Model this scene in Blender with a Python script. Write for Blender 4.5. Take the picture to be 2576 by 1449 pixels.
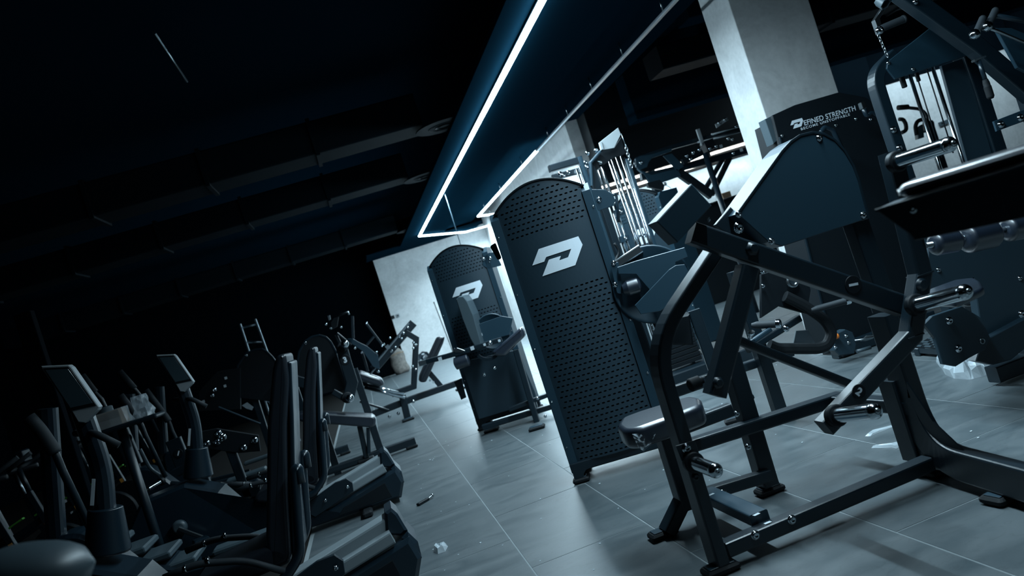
import bpy, bmesh, math, random
from mathutils import Vector as V, Matrix

for _o in list(bpy.data.objects):
    bpy.data.objects.remove(_o)
random.seed(7)
SC = bpy.context.scene
COL = SC.collection

# ------------------------------------------------------------------ camera
W, H, FPX = 2576.0, 1449.0, 2100.0
CH = 1.2
ROLL, YAW = math.radians(18.0), math.radians(10.73)
FWD = V((math.sin(YAW), math.cos(YAW), 0))
_R0 = V((math.cos(YAW), -math.sin(YAW), 0))
_U0 = V((0, 0, 1))
CR = _R0 * math.cos(ROLL) - _U0 * math.sin(ROLL)
CU = _R0 * math.sin(ROLL) + _U0 * math.cos(ROLL)
CAMLOC = V((0, 0, CH))
cd = bpy.data.cameras.new('camera')
cam = bpy.data.objects.new('camera', cd)
COL.objects.link(cam)
cd.sensor_width = 36.0
cd.lens = 36.0 * FPX / W
cd.clip_start = 0.05
M3 = Matrix((CR, CU, -FWD)).transposed()
cam.matrix_world = Matrix.Translation(CAMLOC) @ M3.to_4x4()
cd.dof.use_dof = True
cd.dof.focus_distance = 4.2
cd.dof.aperture_fstop = 3.2
SC.camera = cam

# ------------------------------------------------------------------ world, exposure
wd = bpy.data.worlds.new('night')
SC.world = wd
wd.use_nodes = True
wd.node_tree.nodes['Background'].inputs[0].default_value = (0.02, 0.06, 0.09, 1)
wd.node_tree.nodes['Background'].inputs[1].default_value = 0.02
SC.view_settings.view_transform = 'Standard'
SC.view_settings.look = 'None'
SC.view_settings.gamma = 1.0
SC.view_settings.use_curve_mapping = False
SC.view_settings.exposure = 0.1
LED_COL = (0.64, 0.87, 1.0, 1)
LED_STRENGTH = 30.0
STRIP_TILT, STRIP_SPREAD = -7.0, 156.0
STRIP_W = 40.0       # watts per metre of lit strip


# ------------------------------------------------------------------ pixel -> place helpers
def ray(px, py):
    return FWD + CR * ((px - W / 2) / FPX) + CU * (-(py - H / 2) / FPX)


def zat(px, py, z=0.0):
    d = ray(px, py)
    return CAMLOC + d * ((z - CH) / d.z)


def yat(px, py, y):
    d = ray(px, py)
    return CAMLOC + d * (y / d.y)


def xat(px, py, x):
    d = ray(px, py)
    return CAMLOC + d * (x / d.x)


class PL:
    """a vertical plane through (x, y) running along heading a (degrees); n faces the camera side"""
    def __init__(s, x, y, a=0.0):
        r = math.radians(a)
        s.o = V((x, y, 0)); s.e = V((math.cos(r), math.sin(r), 0)); s.n = V((math.sin(r), -math.cos(r), 0))
        s.a = a

    def at(s, px, py, off=0.0):
        d = ray(px, py)
        o = s.o + s.n * off
        return CAMLOC + d * ((o - CAMLOC).dot(s.n) / d.dot(s.n))

    def uv(s, px, py):
        p = s.at(px, py) - s.o
        return p.dot(s.e), p.z

    def pt(s, u, z, off=0.0):
        return s.o + s.e * u + V((0, 0, z)) + s.n * off


# ------------------------------------------------------------------ materials
MT = {}


def mat(name, col, rough=0.5, metal=0.0, spec=0.5, coat=0.0, noise=None, bump=0.0, bscale=200.0, emit=None, alpha=1.0, rvar=0.0, trans=0.0):
    m = bpy.data.materials.new(name)
    m.use_nodes = True
    nt = m.node_tree
    b = nt.nodes['Principled BSDF']
    b.inputs['Base Color'].default_value = (*col, 1)
    b.inputs['Roughness'].default_value = rough
    b.inputs['Metallic'].default_value = metal
    b.inputs['Specular IOR Level'].default_value = spec
    b.inputs['Coat Weight'].default_value = coat
    b.inputs['Coat Roughness'].default_value = 0.12
    b.inputs['Alpha'].default_value = alpha
    b.inputs['Transmission Weight'].default_value = trans
    if emit:
        b.inputs['Emission Color'].default_value = emit[0]
        b.inputs['Emission Strength'].default_value = emit[1]
    if noise or bump or rvar:
        tc = nt.nodes.new('ShaderNodeTexCoord')
        nz = nt.nodes.new('ShaderNodeTexNoise')
        nz.inputs['Scale'].default_value = bscale
        nz.inputs['Detail'].default_value = 4
        nt.links.new(tc.outputs['Object'], nz.inputs['Vector'])
        if noise:
            mx = nt.nodes.new('ShaderNodeMix'); mx.data_type = 'RGBA'
            mx.inputs[6].default_value = (*col, 1); mx.inputs[7].default_value = (*noise, 1)
            nt.links.new(nz.outputs['Fac'], mx.inputs[0]); nt.links.new(mx.outputs[2], b.inputs['Base Color'])
        if rvar:
            mr = nt.nodes.new('ShaderNodeMapRange')
            mr.inputs[3].default_value = max(0.02, rough - rvar); mr.inputs[4].default_value = rough + rvar
            nt.links.new(nz.outputs['Fac'], mr.inputs[0]); nt.links.new(mr.outputs[0], b.inputs['Roughness'])
        if bump:
            bp = nt.nodes.new('ShaderNodeBump'); bp.inputs['Strength'].default_value = bump; bp.inputs['Distance'].default_value = 0.002
            nt.links.new(nz.outputs['Fac'], bp.inputs['Height']); nt.links.new(bp.outputs[0], b.inputs['Normal'])
    MT[name] = m
    return m


mat('paint', (0.0035, 0.012, 0.019), 0.38, spec=0.6, bump=0.12, bscale=900)
mat('sheet', (0.011, 0.035, 0.054), 0.42, spec=0.55, bump=0.06, bscale=700)
mat('shroud', (0.012, 0.030, 0.044), 0.45, spec=0.6, bump=0.05, bscale=600)
mat('black', (0.0025, 0.006, 0.009), 0.55, spec=0.3)
mat('rubber', (0.004, 0.007, 0.0095), 0.7, spec=0.3, bump=0.2, bscale=300)
mat('grip', (0.018, 0.025, 0.031), 0.65, spec=0.35, bump=0.3, bscale=500)
mat('chrome', (0.62, 0.68, 0.72), 0.13, 1.0, bump=0.02, bscale=60, rvar=0.05)
mat('steel', (0.42, 0.47, 0.50), 0.28, 1.0)
mat('alu', (0.34, 0.40, 0.44), 0.38, 1.0, bump=0.05, bscale=80)
mat('vinyl', (0.012, 0.017, 0.024), 0.38, spec=0.5, bump=0.1, bscale=400)
mat('wrapped', (0.007, 0.014, 0.026), 0.38, spec=0.9, coat=1.0, bump=0.5, bscale=22)
MT['wrapped'].node_tree.nodes['Principled BSDF'].inputs['Coat Roughness'].default_value = 0.25
mat('bagfilm', (0.62, 0.70, 0.75), 0.2, spec=0.8, alpha=0.55, bump=1.0, bscale=40)
mat('film', (0.55, 0.64, 0.70), 0.15, spec=0.8, alpha=0.34, bump=1.0, bscale=60)
mat('print', (0.72, 0.80, 0.86), 0.5)
mat('sticker', (0.55, 0.62, 0.66), 0.5)
mat('plastic', (0.007, 0.017, 0.026), 0.30, spec=0.5, bump=0.05, bscale=300)
mat('greyplastic', (0.05, 0.075, 0.09), 0.42, spec=0.5)
mat('screen', (0.05, 0.08, 0.095), 0.12, spec=0.6)
mat('orange', (0.75, 0.20, 0.03), 0.45)
mat('amber', (0.75, 0.33, 0.06), 0.5)
mat('green', (0.10, 0.38, 0.05), 0.5)
mat('red', (0.55, 0.02, 0.04), 0.4)
mat('blue', (0.01, 0.03, 0.20), 0.4)
mat('card', (0.22, 0.15, 0.09), 0.7, noise=(0.16, 0.11, 0.07), bscale=30)
mat('sack', (0.26, 0.24, 0.22), 0.85, noise=(0.03, 0.027, 0.024), bscale=14, bump=0.8)
mat('railgrey', (0.22, 0.26, 0.28), 0.32, spec=0.6)
mat('lightgrey', (0.34, 0.38, 0.40), 0.5)
mat('led', (0.9, 0.95, 1), 0.5, emit=(LED_COL, LED_STRENGTH))
mat('ceil', (0.0025, 0.0125, 0.022), 0.8, spec=0.0, bump=0.1, bscale=12)
mat('duct', (0.003, 0.0075, 0.011), 0.7, spec=0.05, bump=0.1, bscale=30)
mat('grout', (0.20, 0.23, 0.24), 0.8)
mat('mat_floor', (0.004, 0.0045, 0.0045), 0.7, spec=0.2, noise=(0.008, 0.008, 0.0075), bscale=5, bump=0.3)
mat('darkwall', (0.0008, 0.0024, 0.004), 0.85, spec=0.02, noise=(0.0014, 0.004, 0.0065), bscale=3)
mat('mirror', (0.42, 0.46, 0.48), 0.03, 1.0)


def mat_plaster():
    m = mat('plaster', (0.42, 0.47, 0.50), 0.75)
    nt = m.node_tree; b = nt.nodes['Principled BSDF']
    tc = nt.nodes.new('ShaderNodeTexCoord')
    n1 = nt.nodes.new('ShaderNodeTexNoise'); n1.inputs['Scale'].default_value = 2.2; n1.inputs['Detail'].default_value = 8; n1.inputs['Roughness'].default_value = 0.65; n1.inputs['Distortion'].default_value = 1.2
    n2 = nt.nodes.new('ShaderNodeTexNoise'); n2.inputs['Scale'].default_value = 24; n2.inputs['Detail'].default_value = 6
    cr = nt.nodes.new('ShaderNodeValToRGB')
    cr.color_ramp.elements[0].position = 0.3; cr.color_ramp.elements[0].color = (0.46, 0.48, 0.485, 1)
    cr.color_ramp.elements[1].position = 0.72; cr.color_ramp.elements[1].color = (0.72, 0.74, 0.745, 1)
    mx = nt.nodes.new('ShaderNodeMix'); mx.data_type = 'FLOAT'; mx.inputs[0].default_value = 0.3
    nt.links.new(tc.outputs['Object'], n1.inputs['Vector']); nt.links.new(tc.outputs['Object'], n2.inputs['Vector'])
    nt.links.new(n1.outputs['Fac'], mx.inputs[2]); nt.links.new(n2.outputs['Fac'], mx.inputs[3])
    nt.links.new(mx.outputs[0], cr.inputs[0]); nt.links.new(cr.outputs[0], b.inputs['Base Color'])
    bp = nt.nodes.new('ShaderNodeBump'); bp.inputs['Strength'].default_value = 0.25; bp.inputs['Distance'].default_value = 0.01
    nt.links.new(mx.outputs[0], bp.inputs['Height']); nt.links.new(bp.outputs[0], b.inputs['Normal'])


def mat_tile():
    m = mat('tile', (0.10, 0.115, 0.12), 0.4, spec=0.45)
    nt = m.node_tree; b = nt.nodes['Principled BSDF']
    tc = nt.nodes.new('ShaderNodeTexCoord'); oi = nt.nodes.new('ShaderNodeObjectInfo')
    ad = nt.nodes.new('ShaderNodeVectorMath'); ad.operation = 'ADD'
    sc = nt.nodes.new('ShaderNodeVectorMath'); sc.operation = 'SCALE'; sc.inputs['Scale'].default_value = 37.0
    cx = nt.nodes.new('ShaderNodeCombineXYZ')
    nt.links.new(oi.outputs['Random'], cx.inputs[0]); nt.links.new(oi.outputs['Random'], cx.inputs[1])
    nt.links.new(cx.outputs[0], sc.inputs[0]); nt.links.new(tc.outputs['Object'], ad.inputs[0]); nt.links.new(sc.outputs[0], ad.inputs[1])
    mp = nt.nodes.new('ShaderNodeMapping'); mp.inputs['Scale'].default_value = (1.2, 2.6, 1); mp.inputs['Rotation'].default_value = (0, 0, 0.25)
    nt.links.new(ad.outputs[0], mp.inputs['Vector'])
    n1 = nt.nodes.new('ShaderNodeTexNoise'); n1.inputs['Scale'].default_value = 2.6; n1.inputs['Detail'].default_value = 9; n1.inputs['Roughness'].default_value = 0.6; n1.inputs['Distortion'].default_value = 0.8
    nt.links.new(mp.outputs[0], n1.inputs['Vector'])
    cr = nt.nodes.new('ShaderNodeValToRGB')
    cr.color_ramp.elements[0].position = 0.28; cr.color_ramp.elements[0].color = (0.050, 0.068, 0.077, 1)
    cr.color_ramp.elements[1].position = 0.74; cr.color_ramp.elements[1].color = (0.105, 0.123, 0.131, 1)
    nt.links.new(n1.outputs['Fac'], cr.inputs[0])
    # thin dark cleft veins, as in split slate
    n2 = nt.nodes.new('ShaderNodeTexNoise'); n2.inputs['Scale'].default_value = 3.4; n2.inputs['Detail'].default_value = 5; n2.inputs['Distortion'].default_value = 1.6
    nt.links.new(mp.outputs[0], n2.inputs['Vector'])
    v1 = nt.nodes.new('ShaderNodeMath'); v1.operation = 'SUBTRACT'; v1.inputs[1].default_value = 0.5
    v2 = nt.nodes.new('ShaderNodeMath'); v2.operation = 'ABSOLUTE'
    v3 = nt.nodes.new('ShaderNodeMapRange'); v3.inputs[1].default_value = 0.0; v3.inputs[2].default_value = 0.018; v3.inputs[3].default_value = 0.84; v3.inputs[4].default_value = 1.0
    nt.links.new(n2.outputs['Fac'], v1.inputs[0]); nt.links.new(v1.outputs[0], v2.inputs[0]); nt.links.new(v2.outputs[0], v3.inputs[0])
    mv = nt.nodes.new('ShaderNodeMix'); mv.data_type = 'RGBA'; mv.blend_type = 'MULTIPLY'; mv.inputs[0].default_value = 1.0
    nt.links.new(cr.outputs[0], mv.inputs[6]); nt.links.new(v3.outputs[0], mv.inputs[7]); nt.links.new(mv.outputs[2], b.inputs['Base Color'])
    mr = nt.nodes.new('ShaderNodeMapRange'); mr.inputs[3].default_value = 0.30; mr.inputs[4].default_value = 0.52
    nt.links.new(n1.outputs['Fac'], mr.inputs[0]); nt.links.new(mr.outputs[0], b.inputs['Roughness'])
    bp = nt.nodes.new('ShaderNodeBump'); bp.inputs['Strength'].default_value = 0.15; bp.inputs['Distance'].default_value = 0.004
    nt.links.new(n1.outputs['Fac'], bp.inputs['Height']); nt.links.new(bp.outputs[0], b.inputs['Normal'])


mat_plaster(); mat_tile()


# ------------------------------------------------------------------ mesh helpers
def fillet(pts, rad, seg=6):
    """round the inner corners of a 3-D polyline"""
    if rad <= 0 or len(pts) < 3:
        return pts
    out = [pts[0]]
    for i in range(1, len(pts) - 1):
        p, a, b = pts[i], pts[i - 1], pts[i + 1]
        da, db = (a - p), (b - p)
        t = min(rad, da.length * 0.48, db.length * 0.48)
        p0 = p + da.normalized() * t; p1 = p + db.normalized() * t
        for k in range(seg + 1):
            f = k / seg
            out.append(p0 * (1 - f) ** 2 + p * 2 * f * (1 - f) + p1 * f * f)
    out.append(pts[-1])
    return out


def rrect(w, d, c, n=2):
    """rounded rectangle profile, half sizes w/2 d/2"""
    c = min(c, w * 0.45, d * 0.45)
    o = []
    for sx, sy, a0 in ((1, 1, 0), (-1, 1, 90), (-1, -1, 180), (1, -1, 270)):
        cx, cy = sx * (w / 2 - c), sy * (d / 2 - c)
        for k in range(n + 1):
            a = math.radians(a0 + 90 * k / n)
            o.append((cx + c * math.cos(a), cy + c * math.sin(a)))
    return o


def circ(r, n=16):
    return [(r * math.cos(2 * math.pi * k / n), r * math.sin(2 * math.pi * k / n)) for k in range(n)]


class MB:
    def __init__(s):
        s.v = []; s.f = []; s.sm = []

    def ring_strip(s, rings, closed_prof=True, cap=True, smooth=False):
        n = len(rings[0]); b = len(s.v)
        for r in rings:
            s.v += r
        for i in range(len(rings) - 1):
            for k in range(n if closed_prof else n - 1):
                k2 = (k + 1) % n
                s.f.append((b + i * n + k, b + i * n + k2, b + (i + 1) * n + k2, b + (i + 1) * n + k)); s.sm.append(smooth)
        if cap:
            s.f.append(tuple(b + k for k in range(n - 1, -1, -1))); s.sm.append(False)
            e = b + (len(rings) - 1) * n
            s.f.append(tuple(e + k for k in range(n))); s.sm.append(False)
        return s

    def sweep(s, pts, prof, ref, cap=True, smooth=False):
        """sweep a 2-D profile (x along ref x tangent, y along ref) down a polyline"""
        pts = [V(p) for p in pts]; rings = []
        ref = V(ref).normalized()
        for i, p in enumerate(pts):
            if i == 0: t = (pts[1] - p).normalized(); k = 1.0
            elif i == len(pts) - 1: t = (p - pts[i - 1]).normalized(); k = 1.0
            else:
                t1 = (p - pts[i - 1]).normalized(); t2 = (pts[i + 1] - p).normalized()
                t = (t1 + t2)
                t = t.normalized() if t.length > 1e-6 else t1
                k = 1.0 / max(0.35, t.dot(t1))
            sd = ref.cross(t)
            if sd.length < 1e-5:
                sd = V((1, 0, 0)).cross(t)
            sd.normalize(); up = t.cross(sd).normalized()
            rings.append([p + sd * (x * k) + up * y for x, y in prof])
        return s.ring_strip(rings, True, cap, smooth)

    def beam(s, p1, p2, w, d, ref=(0, -1, 0), c=0.006):
        return s.sweep([p1, p2], rrect(w, d, c), ref)

    def tube(s, pts, r, n=14, cap=True):
        pts = [V(p) for p in pts]
        t = (pts[-1] - pts[0]).normalized() if (pts[-1] - pts[0]).length > 1e-6 else V((0, 0, 1))
        if len(pts) > 2:
            nn = (pts[1] - pts[0]).cross(pts[-1] - pts[0])
            ref = nn if nn.length > 1e-5 else None
        else:
            ref = None
        if ref is None:
            ref = V((0, 0, 1)) if abs(t.z) < 0.9 else V((0, -1, 0))
        return s.sweep(pts, circ(r, n), ref, cap, True)

    def lathe(s, p, axis, prof, n=18, cap=True):
        """prof: list of (t along axis, radius)"""
        p = V(p); ax = V(axis).normalized()
        pr2 = [prof[0]]
        for (t0, r0), (t1, r1) in zip(prof, prof[1:]):
            if abs(t1 - t0) > 0.02:          # support loops keep the long walls straight-shaded
                f = 0.002 / abs(t1 - t0)
                pr2 += [(t0 + (t1 - t0) * f, r0 + (r1 - r0) * f), (t1 + (t0 - t1) * f, r1 + (r0 - r1) * f)]
            pr2.append((t1, r1))
        prof = pr2
        a = ax.orthogonal().normalized(); b = ax.cross(a)
        rings = [[p + ax * t + (a * math.cos(2 * math.pi * k / n) + b * math.sin(2 * math.pi * k / n)) * max(r, 1e-4) for k in range(n)] for t, r in prof]
        return s.ring_strip(rings, True, cap, True)

    def prism(s, poly, nrm, th, bev=0.0, smooth=False):
        """polygon of 3-D points, extruded back along -nrm by th, optional front bevel"""
        nrm = V(nrm).normalized(); n = len(poly); b = len(s.v)
        poly = [V(p) for p in poly]
        rings = []
        if bev > 0:
            ins = inset(poly, nrm, bev)
            rings.append(ins); rings.append([p - nrm * bev for p in poly])
        else:
            rings.append(poly)
        rings.append([p - nrm * th for p in poly])
        for r in rings:
            s.v += r
        for i in range(len(rings) - 1):
            for k in range(n):
                k2 = (k + 1) % n
                s.f.append((b + i * n + k, b + (i + 1) * n + k, b + (i + 1) * n + k2, b + i * n + k2)); s.sm.append(smooth)
        s.f.append(tuple(b + k for k in range(n))); s.sm.append(False)
        e = b + (len(rings) - 1) * n
        s.f.append(tuple(e + k for k in range(n - 1, -1, -1))); s.sm.append(False)
        return s

    def pad(s, poly, nrm, th, rd):
        """a cushion: outline polygon with soft rounded front and back edges"""
        nrm = V(nrm).normalized(); n = len(poly); poly = [V(p) for p in poly]
        rings = []
        for k in range(5):
            a = math.pi / 2 * (1 - k / 4)
            rings.append([p - nrm * (rd - rd * math.sin(a)) for p in inset(poly, nrm, rd - rd * math.cos(a))])
        for k in range(5):
            a = math.pi / 2 * k / 4
            rings.append([p - nrm * (th - rd + rd * math.sin(a)) for p in inset(poly, nrm, rd - rd * math.cos(a))])
        s.ring_strip([list(reversed(r)) for r in rings], True, True, True)
        return s

    def box(s, c, sz, rot=0.0, bev=0.004):
        c = V(c); w, d, h = sz
        r = math.radians(rot); e = V((math.cos(r), math.sin(r), 0)); g = V((-math.sin(r), math.cos(r), 0))
        pr = rrect(w, d, bev)
        lo = [c + e * x + g * y for x, y in pr]
        b2 = min(bev, h * 0.3)
        k = 1 - 2 * b2 / max(w, 1e-6); k2 = 1 - 2 * b2 / max(d, 1e-6)
        li = [c + e * x * k + g * y * k2 for x, y in pr]
        Z = V((0, 0, 1))
        return s.ring_strip([li, [p + Z * b2 for p in lo], [p + Z * (h - b2) for p in lo], [p + Z * h for p in li]], True, True, False)

    def build(s, name, m, parent=None, **kw):
        me = bpy.data.meshes.new(name)
        o = bpy.data.objects.new(name, me)
        off = V((0, 0, 0))
        if parent is not None:
            off = WORLD[parent.name]
        else:
            lo = V((min(p[0] for p in s.v), min(p[1] for p in s.v), min(p[2] for p in s.v)))
            hi = V((max(p[0] for p in s.v), max(p[1] for p in s.v), 0))
            off = V(((lo.x + hi.x) / 2, (lo.y + hi.y) / 2, lo.z)) if kw.get('center', True) else off
        me.from_pydata([tuple(V(p) - off) for p in s.v], [], s.f)
        me.polygons.foreach_set('use_smooth', s.sm)
        bm = bmesh.new(); bm.from_mesh(me)
        bmesh.ops.recalc_face_normals(bm, faces=bm.faces)
        bm.to_mesh(me); bm.free()
        me.materials.append(MT[m])
        COL.objects.link(o)
        if parent is not None:
            o.parent = parent
            WORLD[o.name] = off
        else:
            o.location = off
            WORLD[o.name] = off
        for k in ('label', 'category', 'group', 'kind'):
            if k in kw and kw[k]:
                o[k] = kw[k]
        return o


WORLD = {}


def inset(poly, nrm, d):
    if abs(d) < 1e-9:
        return list(poly)
    n = len(poly); out = []
    # orientation: positive area seen from nrm means counter-clockwise
    ar = V((0, 0, 0))
    for i in range(n):
        ar += (poly[i] - poly[0]).cross(poly[(i + 1) % n] - poly[0])
    sg = 1 if ar.dot(nrm) > 0 else -1
    for i in range(n):
        p = poly[i]; a = (p - poly[i - 1]); b = (poly[(i + 1) % n] - p)
        if a.length < 1e-7 or b.length < 1e-7:
            out.append(p); continue
        a.normalize(); b.normalize()
        na = nrm.cross(a) * sg; nb = nrm.cross(b) * sg
        m = (na + nb)
        if m.length < 1e-6:
            out.append(p); continue
        m.normalize()
        out.append(p + m * (d / max(0.5, m.dot(na))))
    return out


def thing(name, label, cat, loc, group=None):
    o = bpy.data.objects.new(name, None)
    o.empty_display_size = 0.1
    COL.objects.link(o)
    o.location = loc
    WORLD[o.name] = V(loc)
    o['label'] = label; o['category'] = cat
    if group: o['group'] = group
    return o


_BOLT = {}


def bolt(parent, p, n, r=0.011, m='chrome', name='bolt', h=None):
    """domed socket-head bolt, mesh shared"""
    h = h or r * 0.75
    key = (round(r, 4), m, round(h, 4))
    if key not in _BOLT:
        b = MB(); b.lathe((0, 0, 0), (0, 0, 1), [(0, r * 1.25), (h * .18, r * 1.25), (h * .2, r), (h * .6, r * .96), (h * .9, r * .8), (h, r * .5), (h * .75, r * .42), (h * .7, 0.0001)], 12)
        me = bpy.data.meshes.new('bolt'); me.from_pydata([tuple(q) for q in b.v], [], b.f); me.polygons.foreach_set('use_smooth', b.sm)
        me.materials.append(MT[m]); _BOLT[key] = me
    o = bpy.data.objects.new(name, _BOLT[key]); COL.objects.link(o)
    q = V((0, 0, 1)).rotation_difference(V(n).normalized())
    off = WORLD[parent.name]
    o.parent = parent
    o.matrix_local = Matrix.Translation(V(p) - off) @ q.to_matrix().to_4x4()
    WORLD[o.name] = off
    return o


def mem(parent, name, pl, pxs, w, d, off=0.0, m='paint', fil=0.0, c=0.008):
    """rectangular tube whose centreline is seen at these pixels, lying in plane pl"""
    pts = [pl.at(x, y, off) for x, y in pxs]
    return MB().sweep(fillet(pts, fil, 8), rrect(w, d, c), pl.n, True, False).build(name, m, parent)


def plate(parent, name, pl, pxs, th, off=0.0, m='sheet', bev=0.002, rnd=0.0):
    """flat sheet whose outline is seen at these pixels"""
    pts = [pl.at(x, y, off) for x, y in pxs]
    if rnd > 0:
        cl = fillet([pts[-1]] + pts + [pts[0]], rnd, 5)
        pts = cl[1:-1]
    return MB().prism(pts, pl.n, th, bev).build(name, m, parent)


def horn(parent, p, axis, L, r=0.025, name='weight_horn', m='chrome'):
    """chrome plate-loading horn: black collar, sleeve, domed cap with a socket screw"""
    ax = V(axis).normalized(); p = V(p)
    h = MB().lathe(p, ax, [(0.012, r), (L - r * 1.1, r), (L - r * 1.08, r * 1.03), (L - r * .6, r * 1.0), (L - r * .25, r * .82), (L, r * .45)], 24).build(name, m, parent)
    MB().lathe(p, ax, [(-0.004, r * 1.5), (0.02, r * 1.5), (0.022, r * 1.2)], 24).build('collar', 'black', h)
    bolt(h, p + ax * (L - 0.002), ax, r * 0.36, 'steel', 'cap_screw')
    return h


def foot(parent, p, w=0.12, d=0.09, rot=0.0):
    p = V(p)
    f = MB().box((p.x, p.y, 0.002), (w, d, 0.028), rot, 0.012).build('rubber_foot', 'rubber', parent)
    MB().box((p.x, p.y, 0.0302), (w - 0.03, d - 0.03, 0.004), rot, 0.004).build('foot_plate', 'sheet', f)
    return f


def cable(parent, pts, r=0.003, m='black', name='cable'):
    return MB().tube(pts, r, 8).build(name, m, parent)


def text(parent, body, origin, ex, ez, size, m='print', name='lettering', bold=0.0, spacing=1.0, align='LEFT', shear=0.0):
    """flat print: letters as thin mesh at origin, baseline along ex, up along ez"""
    cu = bpy.data.curves.new(name, 'FONT'); cu.body = body; cu.size = size; cu.offset = bold; cu.space_character = spacing; cu.align_x = align; cu.shear = shear
    to = bpy.data.objects.new(name + '_t', cu); COL.objects.link(to)
    dg = bpy.context.evaluated_depsgraph_get()
    me = bpy.data.meshes.new_from_object(to.evaluated_get(dg))
    bpy.data.objects.remove(to)
    o = bpy.data.objects.new(name, me); COL.objects.link(o)
    ex = V(ex).normalized(); ez = V(ez).normalized(); n = ex.cross(ez)
    off = WORLD[parent.name]
    o.parent = parent
    o.matrix_local = Matrix.Translation(V(origin) - off) @ Matrix((ex, ez, n)).transposed().to_4x4()
    me.materials.clear(); me.materials.append(MT[m])
    WORLD[o.name] = off
    return o


# ================================================================== the room
def struct(o, k='structure'):
    o['kind'] = k
    return o


ZS = 2.95            # height of the light strips
# floor: grout bed, tiles as separate pieces, dark rubber zone on the left
fl = struct(MB().prism([(-0.9, -2.5, -0.0012), (12, -2.5, -0.0012), (12, 22.3, -0.0012), (-0.9, 22.3, -0.0012)], (0, 0, 1), 0.1).build('floor', 'grout'))
TX, TY, GX, GY = 0.557, 1.05, 0.3905, 2.62


def tile_mesh(w, d):
    b = MB(); bev = 0.0018; hw, hd = (w - 0.004) / 2, (d - 0.004) / 2
    o = [V((-hw, -hd, 0)), V((hw, -hd, 0)), V((hw, hd, 0)), V((-hw, hd, 0))]
    i = [V((-hw + bev, -hd + bev, 0.0035)), V((hw - bev, -hd + bev, 0.0035)), V((hw - bev, hd - bev, 0.0035)), V((-hw + bev, hd - bev, 0.0035))]
    b.v = o + i
    for k in range(4):
        b.f.append((k, (k + 1) % 4, 4 + (k + 1) % 4, 4 + k))
    b.f.append((4, 5, 6, 7))
    me = bpy.data.meshes.new('tile'); me.from_pydata([tuple(p) for p in b.v], [], b.f); me.materials.append(MT['tile'])
    return me


TM = tile_mesh(TX, TY)
_n = 0
for ix in range(-2, 12):
    x = GX + (ix + 0.5) * TX
    yo = GY + (TY / 2 if (ix % 2) else 0.0)
    for iy in range(-3, 20):
        y = yo + (iy + 0.5) * TY
        # only the tiles the photograph can show: near ones on the right drop out of frame
        if y < 1.2 or y > 22.0 or (y > 12.9 and x > 4.0): continue
        if x > 0.95 * y + 1.2: continue
        t = bpy.data.objects.new('tile', TM); COL.objects.link(t); t.parent = fl
        t.location = V((x, y, -0.0035 + random.uniform(0, 0.0006))) - WORLD[fl.name]
        _n += 1
# far strip of tiling beyond the separately laid tiles stays one surface
far = MB().prism([(7.0, 5.2, -0.0005), (12, 9, -0.0005), (12, 12.6, -0.0005), (8.19, 12.6, -0.0005), (8.19, 7, -0.0005)], (0, 0, 1), 0.002).build('far_tiling', 'tile', fl)
far['kind'] = 'stuff'
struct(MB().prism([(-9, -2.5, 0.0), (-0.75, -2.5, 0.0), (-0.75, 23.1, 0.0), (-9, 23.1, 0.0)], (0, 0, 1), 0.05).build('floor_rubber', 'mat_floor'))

# walls
YB, YR, XS = 22.2, 12.6, 4.0
WH = 3.85


def wallbox(name, x0, x1, y0, y1, m, z0=0.0, z1=WH):
    return struct(MB().box(((x0 + x1) / 2, (y0 + y1) / 2, z0), (x1 - x0, y1 - y0, z1 - z0), 0, 0.003).build(name, m))


xl = yat(985, 800, YB).x
wallbox('wall_back', xl, XS + 0.2, YB, YB + 0.2, 'plaster', z1=3.1)
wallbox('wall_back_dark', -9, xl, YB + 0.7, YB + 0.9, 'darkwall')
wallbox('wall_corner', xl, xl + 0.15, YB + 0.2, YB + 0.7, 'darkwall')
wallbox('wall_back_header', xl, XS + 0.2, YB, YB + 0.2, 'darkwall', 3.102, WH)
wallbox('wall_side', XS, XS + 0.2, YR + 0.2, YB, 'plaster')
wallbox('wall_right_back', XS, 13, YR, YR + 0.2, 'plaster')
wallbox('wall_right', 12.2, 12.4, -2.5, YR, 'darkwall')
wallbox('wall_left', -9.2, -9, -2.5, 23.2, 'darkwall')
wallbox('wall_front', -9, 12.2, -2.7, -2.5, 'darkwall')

# column
YC = 6.1
c0, c1, c2 = yat(1945, 350, YC), yat(2110, 233, YC), None
cl_ = ray(1895, 430); ydep = c0.x / cl_.x * cl_.y
colm = MB().box(((c0.x + c1.x) / 2, (YC + ydep) / 2, 0.0), (c1.x - c0.x, ydep - YC, WH), 0, 0.006).build('concrete_column', 'plaster')
struct(colm)

# ceiling: high dark slab, lower light panel with the strips under it, beams, ducts
struct(MB().prism([(-9.2, -2.7, WH), (12.4, -2.7, WH), (12.4, 23.3, WH), (-9.2, 23.3, WH)], (0, 0, -1), 0.1).build('ceiling', 'ceil'))
ZP = ZS + 0.055
p1n, p1f = zat(1365, 0, ZS), zat(1055, 594, ZS)
d1 = (p1f - p1n).normalized()
S1 = [p1n - d1 * 3.3, p1f, zat(1170, 584, ZS), zat(1232, 567, ZS)]
S1.append(S1[3] + V((0.9, 0.05, 0)))
p2n, p2f = zat(1350, 380, ZS), zat(1203, 544, ZS)
S2 = [p2n, p2f, p2f + V((0.75, 1.0, 0))]
p2u = zat(1700, 0, ZS); d2 = (p2u - p2n).normalized()
xe = zat(1281, 377, ZP).x
struct(MB().box(((S1[0].x - 0.22 + xe) / 2, 9.2, ZP), (xe - S1[0].x + 0.22, 25.5, 0.05), 0, 0.004).build('ceiling_panel', 'ceil'))
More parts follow.
